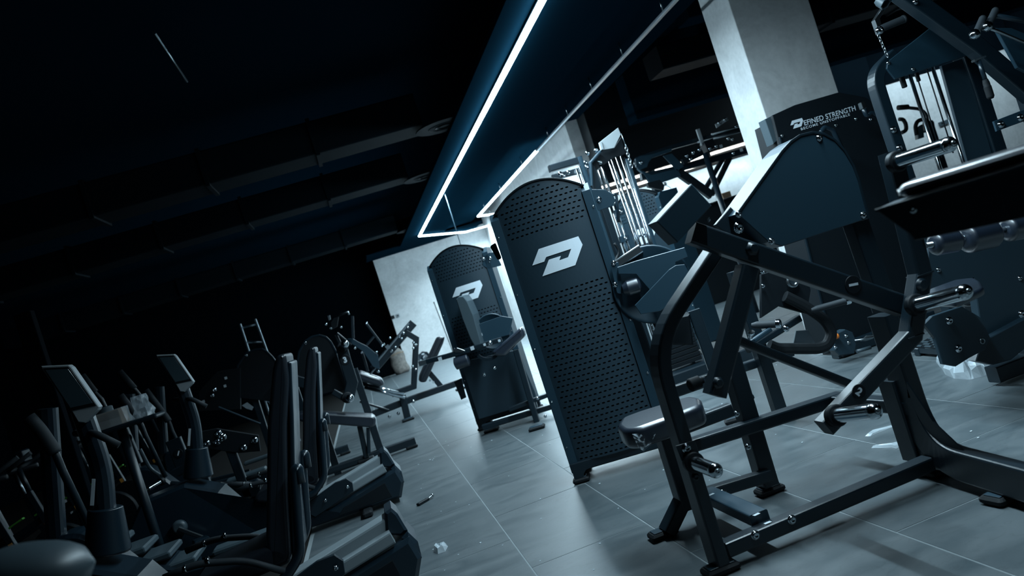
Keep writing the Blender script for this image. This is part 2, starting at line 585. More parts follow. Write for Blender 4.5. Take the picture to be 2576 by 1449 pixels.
struct(MB().box(((xe + 3.45) / 2, 9.2, ZP + 0.09), (3.45 - xe, 25.5, 0.05), 0, 0.004).build('ceiling_recess', 'ceil'))
struct(MB().box((2.2, 21.3, ZP + 0.001), (3.0, 1.6, 0.04), 0, 0.004).build('ceiling_end_panel', 'ceil'))


def strip(name, pts, label):
    r = thing(name, label, 'light', V(((pts[0].x + pts[-1].x) / 2, (pts[0].y + pts[-1].y) / 2, ZS)))
    MB().sweep(pts, rrect(0.05, 0.03, 0.01), (0, 0, 1)).build('diffuser', 'led', r)
    MB().sweep([p + V((0, 0, 0.023)) for p in pts], rrect(0.03, 0.014, 0.002), (0, 0, 1)).build('profile', 'alu', r)
    for a, b in zip(pts, pts[1:]):
        ld = bpy.data.lights.new('strip_light', 'AREA'); ld.shape = 'RECTANGLE'
        L = (b - a).length; ld.size = L; ld.size_y = 0.046; ld.energy = STRIP_W * L; ld.color = LED_COL[:3]
        lo = bpy.data.objects.new('strip_light', ld); COL.objects.link(lo)
        e = (b - a).normalized(); f = V((0, 0, 1)).cross(e)
        lo.parent = r
        lo.matrix_local = Matrix.Translation(a.lerp(b, 0.5) + V((0, 0, -0.017)) - WORLD[r.name]) @ Matrix((e, f, V((0, 0, 1)))).transposed().to_4x4() @ Matrix.Rotation(math.radians(STRIP_TILT), 4, 'X')
        ld.spread = math.radians(STRIP_SPREAD)
        n = max(1, int((b - a).length / 2.0))
        for i in range(n):
            q = a.lerp(b, (i + 0.5) / n)
            MB().tube([q + V((0, 0, 0.03)), q + V((0, 0, ZP - ZS + (0.1 if q.x > xe else 0.0)))], 0.006, 8).build('hanger', 'steel', r)
    return r


strip('ceiling_light_strip', S1, 'long white light strip running overhead and bending at its far end')
strip('ceiling_light_strip', S2, 'shorter lit white strip ending above the nearest perforated cover')
pr = thing('light_profile', 'unlit silver light profile continuing the shorter light strip', 'light', V(p2n.lerp(p2u, 0.5)))
MB().sweep([p2n + d2 * 0.02, p2u + d2 * 2.0], rrect(0.042, 0.024, 0.004), (0, 0, 1)).build('profile', 'alu', pr)
for k in range(5):
    q = p2n.lerp(p2u, 0.15 + 0.2 * k)
    MB().tube([q + V((0, 0, 0.01)), q + V((0, 0, 0.15))], 0.006, 8).build('hanger', 'steel', pr)

# beams and ducts running with the room, right of the strips
for i, (xa, xb, za, zb) in enumerate(((3.7, 4.2, 3.4, WH), (5.2, 5.7, 3.5, WH), (6.6, 7.2, 3.5, WH))):
    struct(MB().box(((xa + xb) / 2, 6.0, za), (xb - xa, 13.0, zb - za), 0, 0.01).build('ceiling_beam', 'ceil'))
for i, (y, z) in enumerate(((8.6, 3.4), (10.9, 2.85))):
    struct(MB().box((8.2, y, z), (7.6, 0.35, WH - z), 0, 0.01).build('ceiling_crossbeam', 'ceil'))


def duct(name, label, pts, w, h, m='duct', grp=None):
    c = pts[0]
    r = thing(name, label, 'duct', V(c), grp)
    MB().sweep(pts, rrect(w, h, 0.02), (0, 0, 1)).build('casing', m, r)
    a, b = V(pts[0]), V(pts[-1]); n = max(2, int((b - a).length / 1.1))
    for k in range(1, n):
        q = a.lerp(b, k / n); t = (b - a).normalized() * 0.02
        MB().sweep([q - t, q + t], rrect(w + 0.05, h + 0.05, 0.01), (0, 0, 1)).build('flange', m, r)
    return r


# rectangular ducts left of the long strip run across the room, each ending in a round diffuser
for k, (px, py, w) in enumerate(((1120, 310, 0.62), (1070, 440, 0.6), (1030, 575, 0.55))):
    e = zat(px, py, 3.07)
    lab = ('nearest', 'middle', 'farthest')[k]
    y = e.y
    duct('air_duct', 'dark rectangular air duct left of the long light strip, %s of three' % lab, [V((e.x - 0.25, y + 0.15, 3.27)), V((-6.5, y + 0.15, 3.27))], 0.55, 0.34, grp='air ducts over the dark side')
    dr = thing('air_diffuser', 'round black air diffuser under the %s air duct' % lab, 'diffuser', V((e.x - 0.02, y, 3.045)), 'round air diffusers')
    MB().lathe((e.x - 0.02, y, 3.045), (0, 0, 1), [(0.0, w / 2), (0.012, w / 2), (0.02, w / 2 - 0.05), (0.032, w / 2 - 0.08)], 28).build('bell', 'duct', dr)
    for q in range(3):
        MB().lathe((e.x - 0.02, y, 3.046 - 0.004 * q), (0, 0, 1), [(0, w / 2 - 0.07 - 0.07 * q), (0.006, w / 2 - 0.07 - 0.07 * q), (0.006, w / 2 - 0.1 - 0.07 * q), (0, w / 2 - 0.1 - 0.07 * q)], 24, False).build('vane', 'black', dr)
duct('air_duct', 'dark air duct crossing the ceiling beyond the column', [V((4.4, 9.7, 3.3)), V((11.5, 9.7, 3.3))], 0.5, 0.3)
# conduit on the dark side of the ceiling
cA, cB = zat(388, 82, 3.6), zat(470, 205, 3.6)
MB().tube([cA, cB], 0.012, 8).build('ceiling_conduit', 'steel', None, label='thin pale conduit on the dark ceiling at upper left', category='conduit')

# soffit with a twin line of warm lights on the right-hand back wall
sof = struct(MB().box((6.05, YR - 0.22, 2.12), (3.7, 0.42, WH - 2.12), 0, 0.006).build('wall_soffit', 'black'))
mat('warmled', (1, .95, .85), 0.5, emit=((1.0, 0.97, 0.90, 1), 10.0))
pf = PL(0, YR - 0.45, 0)
for row, (a, b) in enumerate((((1500, 475), (1905, 353)), ((1507, 492), (1912, 370)))):
    pa, pb = pf.at(*a), pf.at(*b)
    z = (pa.z + pb.z) / 2
    n = 4
    for k in range(n):
        x0 = pa.x + (7.85 - pa.x) * k / n; x1 = pa.x + (7.85 - pa.x) * (k + 0.93) / n
        r = thing('tube_lamp', 'warm white tube lamp on the dark soffit, %s row, %s from the left' % (('upper', 'lower')[row], ('first', 'second', 'third', 'fourth', 'fifth', 'sixth', 'seventh', 'eighth')[k]), 'lamp', V((x0, YR - 0.46, z)), 'tube lamps on the soffit')
        MB().tube([V((x0 + 0.03, YR - 0.46, z)), V((x1 - 0.03, YR - 0.46, z))], 0.018, 10).build('tube', 'warmled', r)
        MB().box(((x0 + x1) / 2, YR - 0.47, z + 0.024), (x1 - x0, 0.07, 0.004), 0, 0.001).build('light_blocker', 'black', r)  # black plate added to keep the tube's light off the ceiling
        for xx in (x0, x1):
            MB().box((xx, YR - 0.45, z - 0.022), (0.05, 0.04, 0.044), 0, 0.004).build('end_cap', 'greyplastic', r)

# added lip hiding an added strip that brightens the wall under the soffit
struct(MB().box((6.05, YR - 0.415, 2.05), (3.7, 0.02, 0.072), 0, 0.002).build('soffit_fill_lip', 'black'))
ul_ = thing('soffit_fill', 'added unseen fill strip under the dark soffit washing the wall below', 'light', V((6.05, YR - 0.28, 2.1)))
MB().box((6.05, YR - 0.28, 2.098), (3.6, 0.04, 0.018), 0, 0.003).build('diffuser', 'led', ul_)
ld = bpy.data.lights.new('soffit_fill_area', 'AREA'); ld.shape = 'RECTANGLE'; ld.size = 3.6; ld.size_y = 0.04; ld.energy = 15; ld.color = LED_COL[:3]
lo = bpy.data.objects.new('soffit_fill_area', ld); COL.objects.link(lo); lo.parent = ul_
lo.matrix_local = Matrix.Translation(V((0, 0, -0.004)))
# dark box set against the back wall right of the column
wallbox('wall_dark_box', 7.9, 9.15, YR - 0.35, YR, 'darkwall')
struct(MB().box((10.67, YR - 0.012, 2.52), (3.04, 0.02, WH - 2.52), 0, 0.002).build('wall_dark_sheet', 'darkwall'))  # thin dark sheet laid over the top of the wall
# fill strip added out of sight behind the farthest cross beam, brightens the wall
cw_ = [V((7.9, 11.35, 3.2)), V((12.0, 11.35, 3.2))]
cr_ = thing('wall_fill', 'added unseen fill strip behind the far cross beam washing the back wall', 'light', V((9.9, 11.35, 3.2)))
MB().sweep(cw_, rrect(0.06, 0.03, 0.01), (0, 0, 1)).build('diffuser', 'led', cr_)
ld = bpy.data.lights.new('wall_fill_area', 'AREA'); ld.shape = 'RECTANGLE'; ld.size = 4.0; ld.size_y = 0.06; ld.energy = 45; ld.color = LED_COL[:3]
lo = bpy.data.objects.new('wall_fill_area', ld); COL.objects.link(lo); lo.parent = cr_
lo.matrix_local = Matrix.Translation(V((0, 0.02, -0.02))) @ Matrix.Rotation(math.radians(35), 4, 'X')

# sockets on the lit back wall, pole by the wall
pw = PL(0, YB - 0.004, 0)
for nm, (x, y), m, lb in (('wall_socket', (988, 798), 'black', 'black square socket on the pale back wall'), ('wall_socket', (1001, 794), 'steel', 'shiny square socket beside the black one on the back wall')):
    p = pw.at(x, y)
    r = thing(nm, lb, 'socket', p)
    MB().box((p.x, p.y - 0.008, p.z - 0.045), (0.09, 0.02, 0.09), 0, 0.004).build('cover', m, r)
    MB().lathe((p.x, p.y - 0.018, p.z), (0, -1, 0), [(0, 0.02), (0.004, 0.018), (0.001, 0.012)], 14).build('outlet', 'black', r)
pa, pb = yat(1092, 762, YB - 0.25), yat(1128, 880, YB - 0.25)
pole = thing('wall_pole', 'thin dark pole leaning at the pale back wall', 'pole', V((pb.x, pb.y, 0)))
MB().tube([V((pb.x + 0.1, pb.y, 0.0)), pa], 0.012, 8).build('shaft', 'black', pole)
MB().lathe(pa, (0, 0, 1), [(-0.02, 0.016), (0.02, 0.016), (0.03, 0.01)], 10).build('tip', 'rubber', pole)


# ================================================================== perforated weight-stack covers
LOGO = [(357, 548), (1308, 238), (1412, 440), (1238, 935), (447, 1203), (603, 803), (892, 712), (855, 818), (1065, 743), (1140, 540), (537, 740), (490, 850), (200, 945)]
_pl1 = PL(0.92, 4.78, -18)
LOGO_UV = [_pl1.uv(1320 + x * 0.10351, 570 + y * 0.10351) for x, y in LOGO]
PW, PU0, PU1 = 0.03, 0.035, 0.545
PC, PHW, PB = 0.29, 0.27, 0.05


def bulge(u):
    return PB * (1 - ((u - PC) / PHW) ** 2)


def arch(u):
    return 1.635 + 0.11 * max(0.0, 1 - ((u - PC) / PHW) ** 2)


def tower(x, y, a, label, group='perforated weight-stack covers', feet=True):
    pl = PL(x, y, a)
    r = thing('weight_stack_tower', label, 'weight machine', V((x, y, 0)), group)
    P = lambda u, z, o=0.0: pl.pt(u, z, bulge(u) + o)
    # perforated front sheet with real slots
    b = MB(); RH = 0.031; z = 0.118; row = 0
    while z < 1.745:
        zt = min(z + RH, 1.745)
        hole_row = (0.118 <= z < 1.105) or (1.43 <= z)
        sh = (row % 2) * 0.5 * PW
        edges = [PU0]
        u = 0.05 + sh
        while u < PU1 - 0.012:
            edges.append(u); u += PW
        edges.append(PU1)
        for i in range(len(edges) - 1):
            u0, u1 = edges[i], edges[i + 1]
            za0, za1 = min(z, arch(u0)), min(z, arch(u1)); zb0, zb1 = min(zt, arch(u0)), min(zt, arch(u1))
            if zb0 - za0 < 1e-5 and zb1 - za1 < 1e-5:
                continue
            full = zb0 == zt and zb1 == zt and (zt < arch((u0 + u1) / 2) - 0.012)
            if hole_row and full and 0 < i < len(edges) - 2 and u1 - u0 > 0.028:
                uc, zc = (u0 + u1) / 2, (z + zt) / 2
                hw, hh = 0.0095, 0.0043
                outer = [(u0, z), (uc, z), (u1, z), (u1, zc), (u1, zt), (uc, zt), (u0, zt), (u0, zc)]
                inner = [(uc - hw + 0.003, zc - hh), (uc, zc - hh), (uc + hw - 0.003, zc - hh), (uc + hw, zc), (uc + hw - 0.003, zc + hh), (uc, zc + hh), (uc - hw + 0.003, zc + hh), (uc - hw, zc)]
                k = len(b.v)
                b.v += [P(*q) for q in outer] + [P(*q) for q in inner] + [P(q[0], q[1], -0.002) for q in inner]
                for j in range(8):
                    j2 = (j + 1) % 8
                    b.f.append((k + j, k + j2, k + 8 + j2, k + 8 + j)); b.sm.append(False)
                    b.f.append((k + 8 + j, k + 8 + j2, k + 16 + j2, k + 16 + j)); b.sm.append(False)
            else:
                n = max(1, int((u1 - u0) / 0.04)); 
                for q in range(n):
                    ua, ub = u0 + (u1 - u0) * q / n, u0 + (u1 - u0) * (q + 1) / n
                    k = len(b.v)
                    b.v += [P(ua, min(z, arch(ua))), P(ub, min(z, arch(ub))), P(ub, min(zt, arch(ub))), P(ua, min(zt, arch(ua)))]
                    b.f.append((k, k + 1, k + 2, k + 3)); b.sm.append(False)
        z = zt; row += 1
        if zt >= 1.745: break
    sh = b.build('perforated_cover', 'shroud', r)
    # logo print following the curve
    bm = bmesh.new()
    vs = [bm.verts.new((u, 0, z)) for u, z in LOGO_UV]
    from mathutils.geometry import tessellate_polygon
    for t in tessellate_polygon([[V((u, z, 0)) for u, z in LOGO_UV]]):
        bm.faces.new([vs[i] for i in t])
    print('LOGO AREA', sum(f.calc_area() for f in bm.faces), len(bm.faces))
    for k in range(1, 12):
        uu = 0.17 + 0.03 * k
        bmesh.ops.bisect_plane(bm, geom=bm.verts[:] + bm.edges[:] + bm.faces[:], plane_co=(uu, 0, 0), plane_no=(1, 0, 0))
    lb = MB(); bm.verts.ensure_lookup_table()
    bm.verts.index_update()
    lb.v = [P(v.co.x, v.co.z, 0.003) for v in bm.verts]; lb.f = [tuple(v.index for v in f.verts) for f in bm.faces]; lb.sm = [False] * len(lb.f)
    bm.free()
    lb.build('logo', 'print', sh)
    # rim following the arched top
    us = [PU0 - 0.012 + (PU1 - PU0 + 0.024) * k / 24 for k in range(25)]
    MB().sweep([pl.pt(u, arch(min(max(u, 0.021), 0.559)), bulge(min(max(u, 0.02), 0.56)) - 0.03) for u in us], rrect(0.012, 0.075, 0.003), pl.n).build('top_rim', 'black', r)
    lin = [pl.pt(0.038, 0.12, -0.03), pl.pt(0.542, 0.12, -0.03)] + [pl.pt(u, arch(u) - 0.006, -0.03) for u in [0.542 - 0.021 * k for k in range(25)]]
    MB().prism(lin, pl.n, 0.002).build('slot_blackout', 'black', r)  # black sheet added behind the slots so no light shows through
    # side panels, rails
    for u, nm in ((0.012, 'side_panel'), (0.568, 'side_panel')):
        w = 0.05
        pts = [pl.pt(u, 0.10, 0.02), pl.pt(u, 1.60, 0.02), pl.pt(u, 1.645, -0.03), pl.pt(u, 1.645, -0.30), pl.pt(u, 0.10, -0.30)]
        nr = pl.e if u > 0.3 else -pl.e
        MB().prism([p + nr * w / 2 for p in pts], nr, w, 0.003).build(nm, 'sheet', r)
    bot = MB()
    bot.beam(pl.pt(-0.012, 0.095, 0.0), pl.pt(0.592, 0.095, 0.0), 0.055, 0.06, pl.n)
    bot.build('bottom_rail', 'paint', r)
    MB().beam(pl.pt(-0.012, 0.095, -0.28), pl.pt(0.592, 0.095, -0.28), 0.055, 0.06, pl.n).build('rear_rail', 'paint', r)
    MB().prism([pl.pt(0.04, 0.13, -0.31), pl.pt(0.54, 0.13, -0.31), pl.pt(0.54, 1.6, -0.31), pl.pt(0.04, 1.6, -0.31)], -pl.n, 0.003).build('back_panel', 'black', r)
    MB().prism([pl.pt(0.03, 1.634, 0.01), pl.pt(0.55, 1.634, 0.01), pl.pt(0.55, 1.634, -0.31), pl.pt(0.03, 1.634, -0.31)], (0, 0, 1), 0.003).build('top_panel', 'black', r)
    # arched foot gussets with rubber feet
    for u, s in ((-0.008, 1), (0.588, -1)):
        for o, nm in ((0.0, 'foot_bracket'), (-0.28, 'foot_bracket')):
            arc = [pl.pt(u + s * (0.058 + 0.07 * (1 - math.sin(t))), 0.03 + 0.04 * (1 - 0) * (1 - math.cos(t)) + 0.0, o + 0.03) for t in [math.pi / 2 * k / 6 for k in range(7)]]
            poly = [pl.pt(u, 0.031, o + 0.03), pl.pt(u + s * 0.055, 0.031, o + 0.03), pl.pt(u + s * 0.062, 0.05, o + 0.03), pl.pt(u + s * 0.08, 0.067, o + 0.03), pl.pt(u + s * 0.115, 0.075, o + 0.03), pl.pt(u, 0.075, o + 0.03)]
            MB().prism(poly if s > 0 else poly[::-1], pl.n, 0.06).build(nm, 'paint', r)
            q = pl.pt(u + s * 0.035, 0, o)
            foot(r, q, 0.10, 0.085, a)
    # stack and guide rods behind the sheet
    ws = MB()
    for k in range(16):
        c = pl.pt(0.29, 0.16 + 0.032 * k, -0.14)
        ws.box((c.x, c.y, c.z), (0.32, 0.1, 0.029), a, 0.003)
    ws.build('weight_stack', 'black', r)
    for u in (0.19, 0.39):
        MB().tube([pl.pt(u, 0.12, -0.14), pl.pt(u, 1.62, -0.14)], 0.011, 10).build('guide_rod', 'chrome', r)
    for zz in (0.22, 0.5, 0.82, 1.15, 1.5):
        bolt(r, pl.pt(0.58, zz, 0.021), pl.n, 0.006)
        bolt(r, pl.pt(0.004, zz, 0.021), pl.n, 0.004)
    return r, pl


T1, TP1 = tower(0.92, 4.78, -18, 'leg machine with the nearest perforated black cover and large white logo')
T2, TP2 = tower(0.79, 7.94, -18, 'machine with perforated logo cover and padded arms, by the pale back wall')
_q = zat(1650, 487, 1.64)
_q = V((_q.x, _q.y, 0))
_p3 = PL(0, 0, -60)
T3, TP3 = tower(*( (_q - _p3.e * 0.56).xy), -60, 'perforated logo cover turned sideways behind the boxy counterweight')

# pulley brackets on the covers
def bracket(r, pl, pxs, blt, off, m='greyplastic'):
    p = plate(r, 'pulley_bracket', pl, pxs, 0.006, off, 'sheet', 0.0015, 0.012)
    for x, y in blt:
        bolt(p, pl.at(x, y, off + 0.001), pl.n, 0.013)


bracket(T1, TP1, [(1487, 476), (1522, 477), (1541, 488), (1549, 505), (1540, 518), (1504, 531)], [(1507, 502)], -0.02)
bracket(T2, TP2, [(1213, 650), (1228, 636), (1245, 634), (1262, 668), (1228, 676), (1214, 668)], [(1216, 652), (1233, 650)], 0.02)
bracket(T1, TP1, [(1232, 620), (1246, 610), (1262, 650), (1252, 655)], [], -0.08)

# ---- exercise arm assembly to the right of the nearest cover (leg machine belonging to it)
AP = PL(0.92, 4.78, -18)
g = T1
q = [AP.at(1735 + 95 * math.cos(t) * 0.9 - 75, 735 - 112 * math.sin(t), 0.05) for t in [math.pi * k / 20 for k in range(0, 21)]]
disc_c = AP.at(1640, 715, 0.02)
MB().lathe(disc_c, AP.n, [(0, 0.225), (0.012, 0.225), (0.014, 0.215), (0.008, 0.205), (0.008, 0.0001)], 40).build('cam_plate', 'sheet', g)
plate(g, 'guard_plate', AP, [(1553, 672), (1600, 656), (1722, 622), (1731, 646), (1700, 660), (1698, 700), (1660, 760), (1600, 690), (1556, 690)], 0.03, 0.10, 'sheet', 0.003)
plate(g, 'cam_lever', AP, [(1597, 768), (1683, 678), (1700, 667), (1722, 665), (1735, 690), (1700, 760), (1660, 783), (1612, 791)], 0.012, 0.16, 'sheet', 0.0025)
mem(g, 'roller_arm', AP, [(1553, 664), (1612, 625)], 0.05, 0.05, 0.03, 'steel')
plate(g, 'roller_bracket', AP, [(1535, 665), (1556, 658), (1568, 740), (1552, 738)], 0.01, 0.06, 'sheet', 0.002, 0.01)
for x, y in ((1544, 662), (1547, 716)):
    bolt(g, AP.at(x, y, 0.062), AP.n, 0.012)
p = AP.at(1580, 725, 0.08)
MB().lathe(p, AP.e, [(-0.03, 0.03), (0.0, 0.045), (0.06, 0.045), (0.075, 0.03)], 20).build('foam_roller', 'wrapped', g)
mem(g, 'upright', AP, [(1560, 690), (1668, 1010)], 0.06, 0.06, -0.12)
mem(g, 'upright', AP, [(1745, 780), (1800, 940)], 0.07, 0.06, -0.25)
mem(g, 'base_rail', AP, [(1640, 1005), (1840, 935)], 0.07, 0.06, -0.35)
plate(g, 'rear_housing', AP, [(1640, 810), (1735, 790), (1745, 868), (1668, 868)], 0.20, -0.2, 'black', 0.01)
foot(g, AP.pt(0.98, 0, -0.35), 0.1, 0.08, -18)
foot(g, AP.pt(0.65, 0, -0.12), 0.1, 0.08, -18)


# ================================================================== foreground plate-loaded lever machine
A = thing('lever_machine', 'large black plate-loaded lever machine with numbered arms in the right foreground', 'weight machine', V((1.45, 3.05, 0)))
PF, PBk = PL(0, 2.88, 0), PL(0, 3.40, 0)
mem(A, 'front_upright', PF, [(1815, 1437), (1640, 866), (1812, 608)], 0.05, 0.10, 0.0, 'paint', 0.16)
mem(A, 'base_rail', PF, [(1823, 1381), (2335, 1165)], 0.055, 0.068, 0.01)
mem(A, 'rear_upright', PBk, [(1720, 1268), (1650, 1040)], 0.05, 0.09, 0.0)
mem(A, 'rear_base_rail', PBk, [(1712, 1262), (1935, 1194)], 0.05, 0.06, 0.0)
mem(A, 'splayed_foot', PBk, [(1678, 1338), (1712, 1268), (1742, 1258)], 0.055, 0.085, 0.0, 'paint', 0.0)
mem(A, 'middle_upright', PL(0, 3.45, 0), [(1936, 1236), (1832, 890)], 0.075, 0.09, 0.0)
mem(A, 'seat_rail', PBk, [(1715, 1128), (2115, 1000)], 0.055, 0.07, 0.0)
# rail along the depth of the machine to the right-hand upright
RX = 1.905
zr = PBk.at(2112, 1002).z
MB().beam(V((1.86, 3.43, zr)), V((RX, 2.9, zr)), 0.06, 0.055, (0, 0, 1)).build('seat_rail', 'paint', A)
MB().beam(V((1.165, 3.38, 0.115)), V((1.165, 2.9, 0.115)), 0.075, 0.045, (0, 0, 1)).build('cross_rail', 'sheet', A)
for px, py in ((1789, 1242), (1905, 1296), (1917, 1299)):
    q = zat(px, py, 0.1385 if px < 1910 else 0.118)
# stickers on the rails
for px, py, z, rt in ((1789, 1244, 0.1381, 10), (1903, 1294, 0.1381, 10)):
    q = zat(px, py, z)
    MB().box((q.x, q.y, z), (0.026, 0.016, 0.0006), rt, 0.0001).build('sticker', 'sticker', A)
q = PF.at(1924, 1300, 0.01); q = V((q.x, 2.862, PF.at(1900, 1346, 0.01).z + 0.0278))
MB().box((q.x, q.y, q.z), (0.026, 0.016, 0.0006), 0, 0.0001).build('sticker', 'sticker', A)
# right upright sweeping down into a long toe
J = [V((RX, 2.92, 0.66)), V((RX, 2.92, 0.095)), V((1.83, 2.12, 0.095))]
MB().sweep(fillet(J, 0.24, 12), rrect(0.12, 0.06, 0.008), (1, 0, 0)).build('curved_upright', 'paint', A)
MB().beam(V((RX + 0.0, 2.98, 0.07)), V((RX, 2.98, 0.40)), 0.10, 0.085, (1, 0, 0)).build('upright_sleeve', 'paint', A)
for z in (0.13, 0.345):
    bolt(A, V((RX - 0.0426 + 0.065, 2.936, z)), (0, -1, 0), 0.013)
MB().prism([V((RX - 0.03, 2.98, 0.05)), V((RX - 0.03, 2.55, 0.06)), V((RX - 0.03, 2.62, 0.12)), V((RX - 0.03, 2.78, 0.25)), V((RX - 0.03, 2.86, 0.4))], (-1, 0, 0), 0.006).build('gusset', 'paint', A)
for (px, py, w, d, rt) in ((1815, 1440, 0.13, 0.09, 0), (1670, 1350, 0.12, 0.09, 0), (1938, 1240, 0.12, 0.09, 0), (2345, 1190, 0.10, 0.14, 5), (2520, 1262, 0.10, 0.10, 5)):
    q = zat(px, py, 0.0)
    foot(A, q, w, d, rt)
# bolts on the frame
for (px, py) in ((1900, 1346), (1992, 1307)):
    bolt(A, PF.at(px, py, 0.045), PF.n, 0.014)
bolt(A, PF.at(1727, 1127, 0.052), PF.n, 0.015)
bolt(A, PF.at(1750, 1200, 0.052), PF.n, 0.012, 'paint')
bolt(A, PBk.at(1819, 1240, 0.032), PBk.n, 0.013)
for px, py in ((1752, 1069), (1838, 1034), (1853, 1041), (1882, 1124)):
    bolt(A, PBk.at(px, py, 0.04), PBk.n, 0.011)
for z in (0.29, 0.42):
    q = PL(0, 3.45, 0).at(1890, 1075)
    bolt(A, V((q.x + 0.04, 3.44, z)), (1, 0, 0), 0.013, 'paint')
plate(A, 'rail_bracket', PF, [(1700, 1122), (1748, 1107), (1762, 1150), (1715, 1160)], 0.006, 0.053, 'paint', 0.001)

# seat with its slider arm
zs = 0.53
so = [zat(x, y, zs) for x, y in ((1550, 1070), (1562, 1050), (1610, 1032), (1735, 994), (1762, 998), (1766, 1016), (1720, 1034), (1600, 1078), (1565, 1082))]
so = fillet([so[-1]] + so + [so[0]], 0.03, 3)[1:-1]
seat = MB().pad(so, (0, 0, 1), 0.085, 0.022).build('seat', 'wrapped', A)
sb = [zat(x, y, zs - 0.087) for x, y in ((1600, 1105), (1750, 1045), (1735, 1070), (1640, 1110))]
MB().prism(sb, (0, 0, 1), 0.008).build('seat_plate', 'paint', seat)
mem(A, 'seat_slider', PL(0, 3.30, 0), [(1700, 1082), (1838, 1030)], 0.055, 0.05, 0.0)
mem(A, 'seat_post', PL(0, 3.34, 0), [(1708, 1075), (1738, 1160)], 0.05, 0.05, 0.0)
# crumpled film hanging off the seat
random.seed(3)
fp = []
c0s = zat(1590, 1092, zs - 0.05)
fb = MB(); nx, nz = 9, 7
for j in range(nz):
    for i in range(nx):
        px = 1590 + (62 - 34 * j / (nz - 1)) * i / (nx - 1) + 16 * j / (nz - 1); py = 1092 - 5 * i / (nx - 1) + 46 * j / (nz - 1) * (1 - abs(i / (nx - 1) - 0.5) * 0.5)
        fb.v.append(PL(0, 3.15, 0).at(px, py, random.uniform(-0.018, 0.018)))
for j in range(nz - 1):
    for i in range(nx - 1):
        k = j * nx + i
        fb.f.append((k, k + 1, k + nx + 1, k + nx)); fb.sm.append(False)
fb.build('loose_film', 'film', seat)

# big rounded drive cover
PT = PL(0, 2.955, 0)
TD = [(1855, 538), (1918, 450), (1968, 380), (1990, 356), (2012, 341), (2043, 333), (2072, 337), (2100, 352), (2125, 379), (2147, 417), (2160, 452), (2170, 490), (2186, 549), (1968, 620), (1934, 609)]
cov = plate(A, 'drive_cover', PT, TD, 0.17, 0.0, 'sheet', 0.003)
tdp = [PT.at(x, y, 0.001) for x, y in TD[:13]]
MB().sweep(tdp, rrect(0.010, 0.006, 0.002), PT.n).build('cover_lip', 'paint', cov)
for px, py in ((1858, 539), (1941, 607), (2172, 541), (2061, 347)):
    bolt(cov, PT.at(px, py, 0.001), PT.n, 0.011)
mem(A, 'cover_post', PL(0, 3.02, 0), [(2152, 560), (2228, 780)], 0.075, 0.08, 0.0)
plate(A, 'cover_brace', PT, [(1838, 520), (1862, 545), (1940, 612), (1920, 630), (1830, 590), (1800, 565)], 0.02, -0.08, 'paint')
bolt(A, PT.at(1858, 573, -0.02), PT.n, 0.018)
bolt(A, PT.at(1812, 637, 0.0), PT.n, 0.014)

# top arm with its counterweight and the T strut
PA = PL(0, 2.78, 0)
arm = mem(A, 'top_arm', PA, [(1737, 586), (2268, 770)], 0.078, 0.06, 0.0)
hexp = PA.at(1892, 626, 0.03)
MB().lathe(hexp, PA.n, [(0, 0.026), (0.004, 0.026), (0.005, 0.019), (0.017, 0.019), (0.02, 0.015)], 6).build('pivot_bolt', 'paint', arm)
PS = PL(0, 2.785, 0)
st = mem(A, 'link_strut', PS, [(1880, 672), (1797, 995)], 0.066, 0.075, 0.0)
MB().lathe(PS.at(1806, 963, 0.0375), PS.n, [(0, 0.022), (0.004, 0.022), (0.005, 0.016), (0.016, 0.016), (0.018, 0.011)], 6).build('pivot_bolt', 'paint', st)
bp = PS.at(1768, 956, 0.0)
MB().lathe(bp, (-1, 0, -0.05), [(0, 0.012), (0.012, 0.012), (0.013, 0.022), (0.05, 0.024), (0.056, 0.018)], 18).build('rubber_stop', 'rubber', st)
cwf = [(1740, 462), (1791, 517), (1705, 610), (1652, 557)]
PCW = PL(0, 2.70, 0)
cw = plate(A, 'counterweight', PCW, cwf, 0.09, 0.0, 'sheet', 0.003)
bolt(cw, PCW.at(1782, 553, -0.02), (1, 0, -0.6), 0.008)
mem(A, 'lower_link', PL(0, 2.86, 0), [(1845, 852), (2150, 972)], 0.032, 0.045, 0.0)

# long bent lever with three loading horns
PLv = PL(0, 2.70, 0)
lev = mem(A, 'loading_lever', PLv, [(2238, 384), (2314, 690), (2302, 768), (2290, 845), (2072, 1076)], 0.062, 0.065, 0.0)
for (px, py) in ((2314, 690), (2290, 845)):
    p = PLv.at(px, py, 0.0)
    MB().box((p.x, p.y, p.z - 0.004), (0.068, 0.07, 0.006), 0, 0.001).build('weld_bead', 'paint', lev)
MB().lathe(PLv.at(2318, 716, 0.0325), PLv.n, [(0, 0.024), (0.003, 0.024), (0.004, 0.017), (0.015, 0.015)], 18).build('pivot_cap', 'paint', lev)
horn(A, PLv.at(2252, 408, 0.034), (0.0, -1, 0.0), 0.30, 0.026)
horn(A, PLv.at(2300, 768, 0.034), (0.0, -1, 0.13), 0.29, 0.026)
horn(A, PLv.at(2100, 1046, 0.034), (0.0, -1, 0.16), 0.27, 0.026)
horn(A, PF.at(1742, 1162, 0.052), (0.0, -1, 0.0), 0.215, 0.025)


def number_disc(parent, pl, px, py, off, txt, r=0.03, rot=0.0):
    c = pl.at(px, py, off)
    d = MB().lathe(c, pl.n, [(0, r), (0.002, r), (0.003, r * 0.96)], 28).build('number_disc', 'black', parent)
    a = math.radians(rot)
    ex = pl.e * math.cos(a) + V((0, 0, 1)) * math.sin(a); ez = -pl.e * math.sin(a) + V((0, 0, 1)) * math.cos(a)
    text(d, txt, c + pl.n * 0.0036 - ez * r * 0.5, ex, ez, r * 1.45, 'print', 'numeral', 0.002 * r / 0.03, align='CENTER')


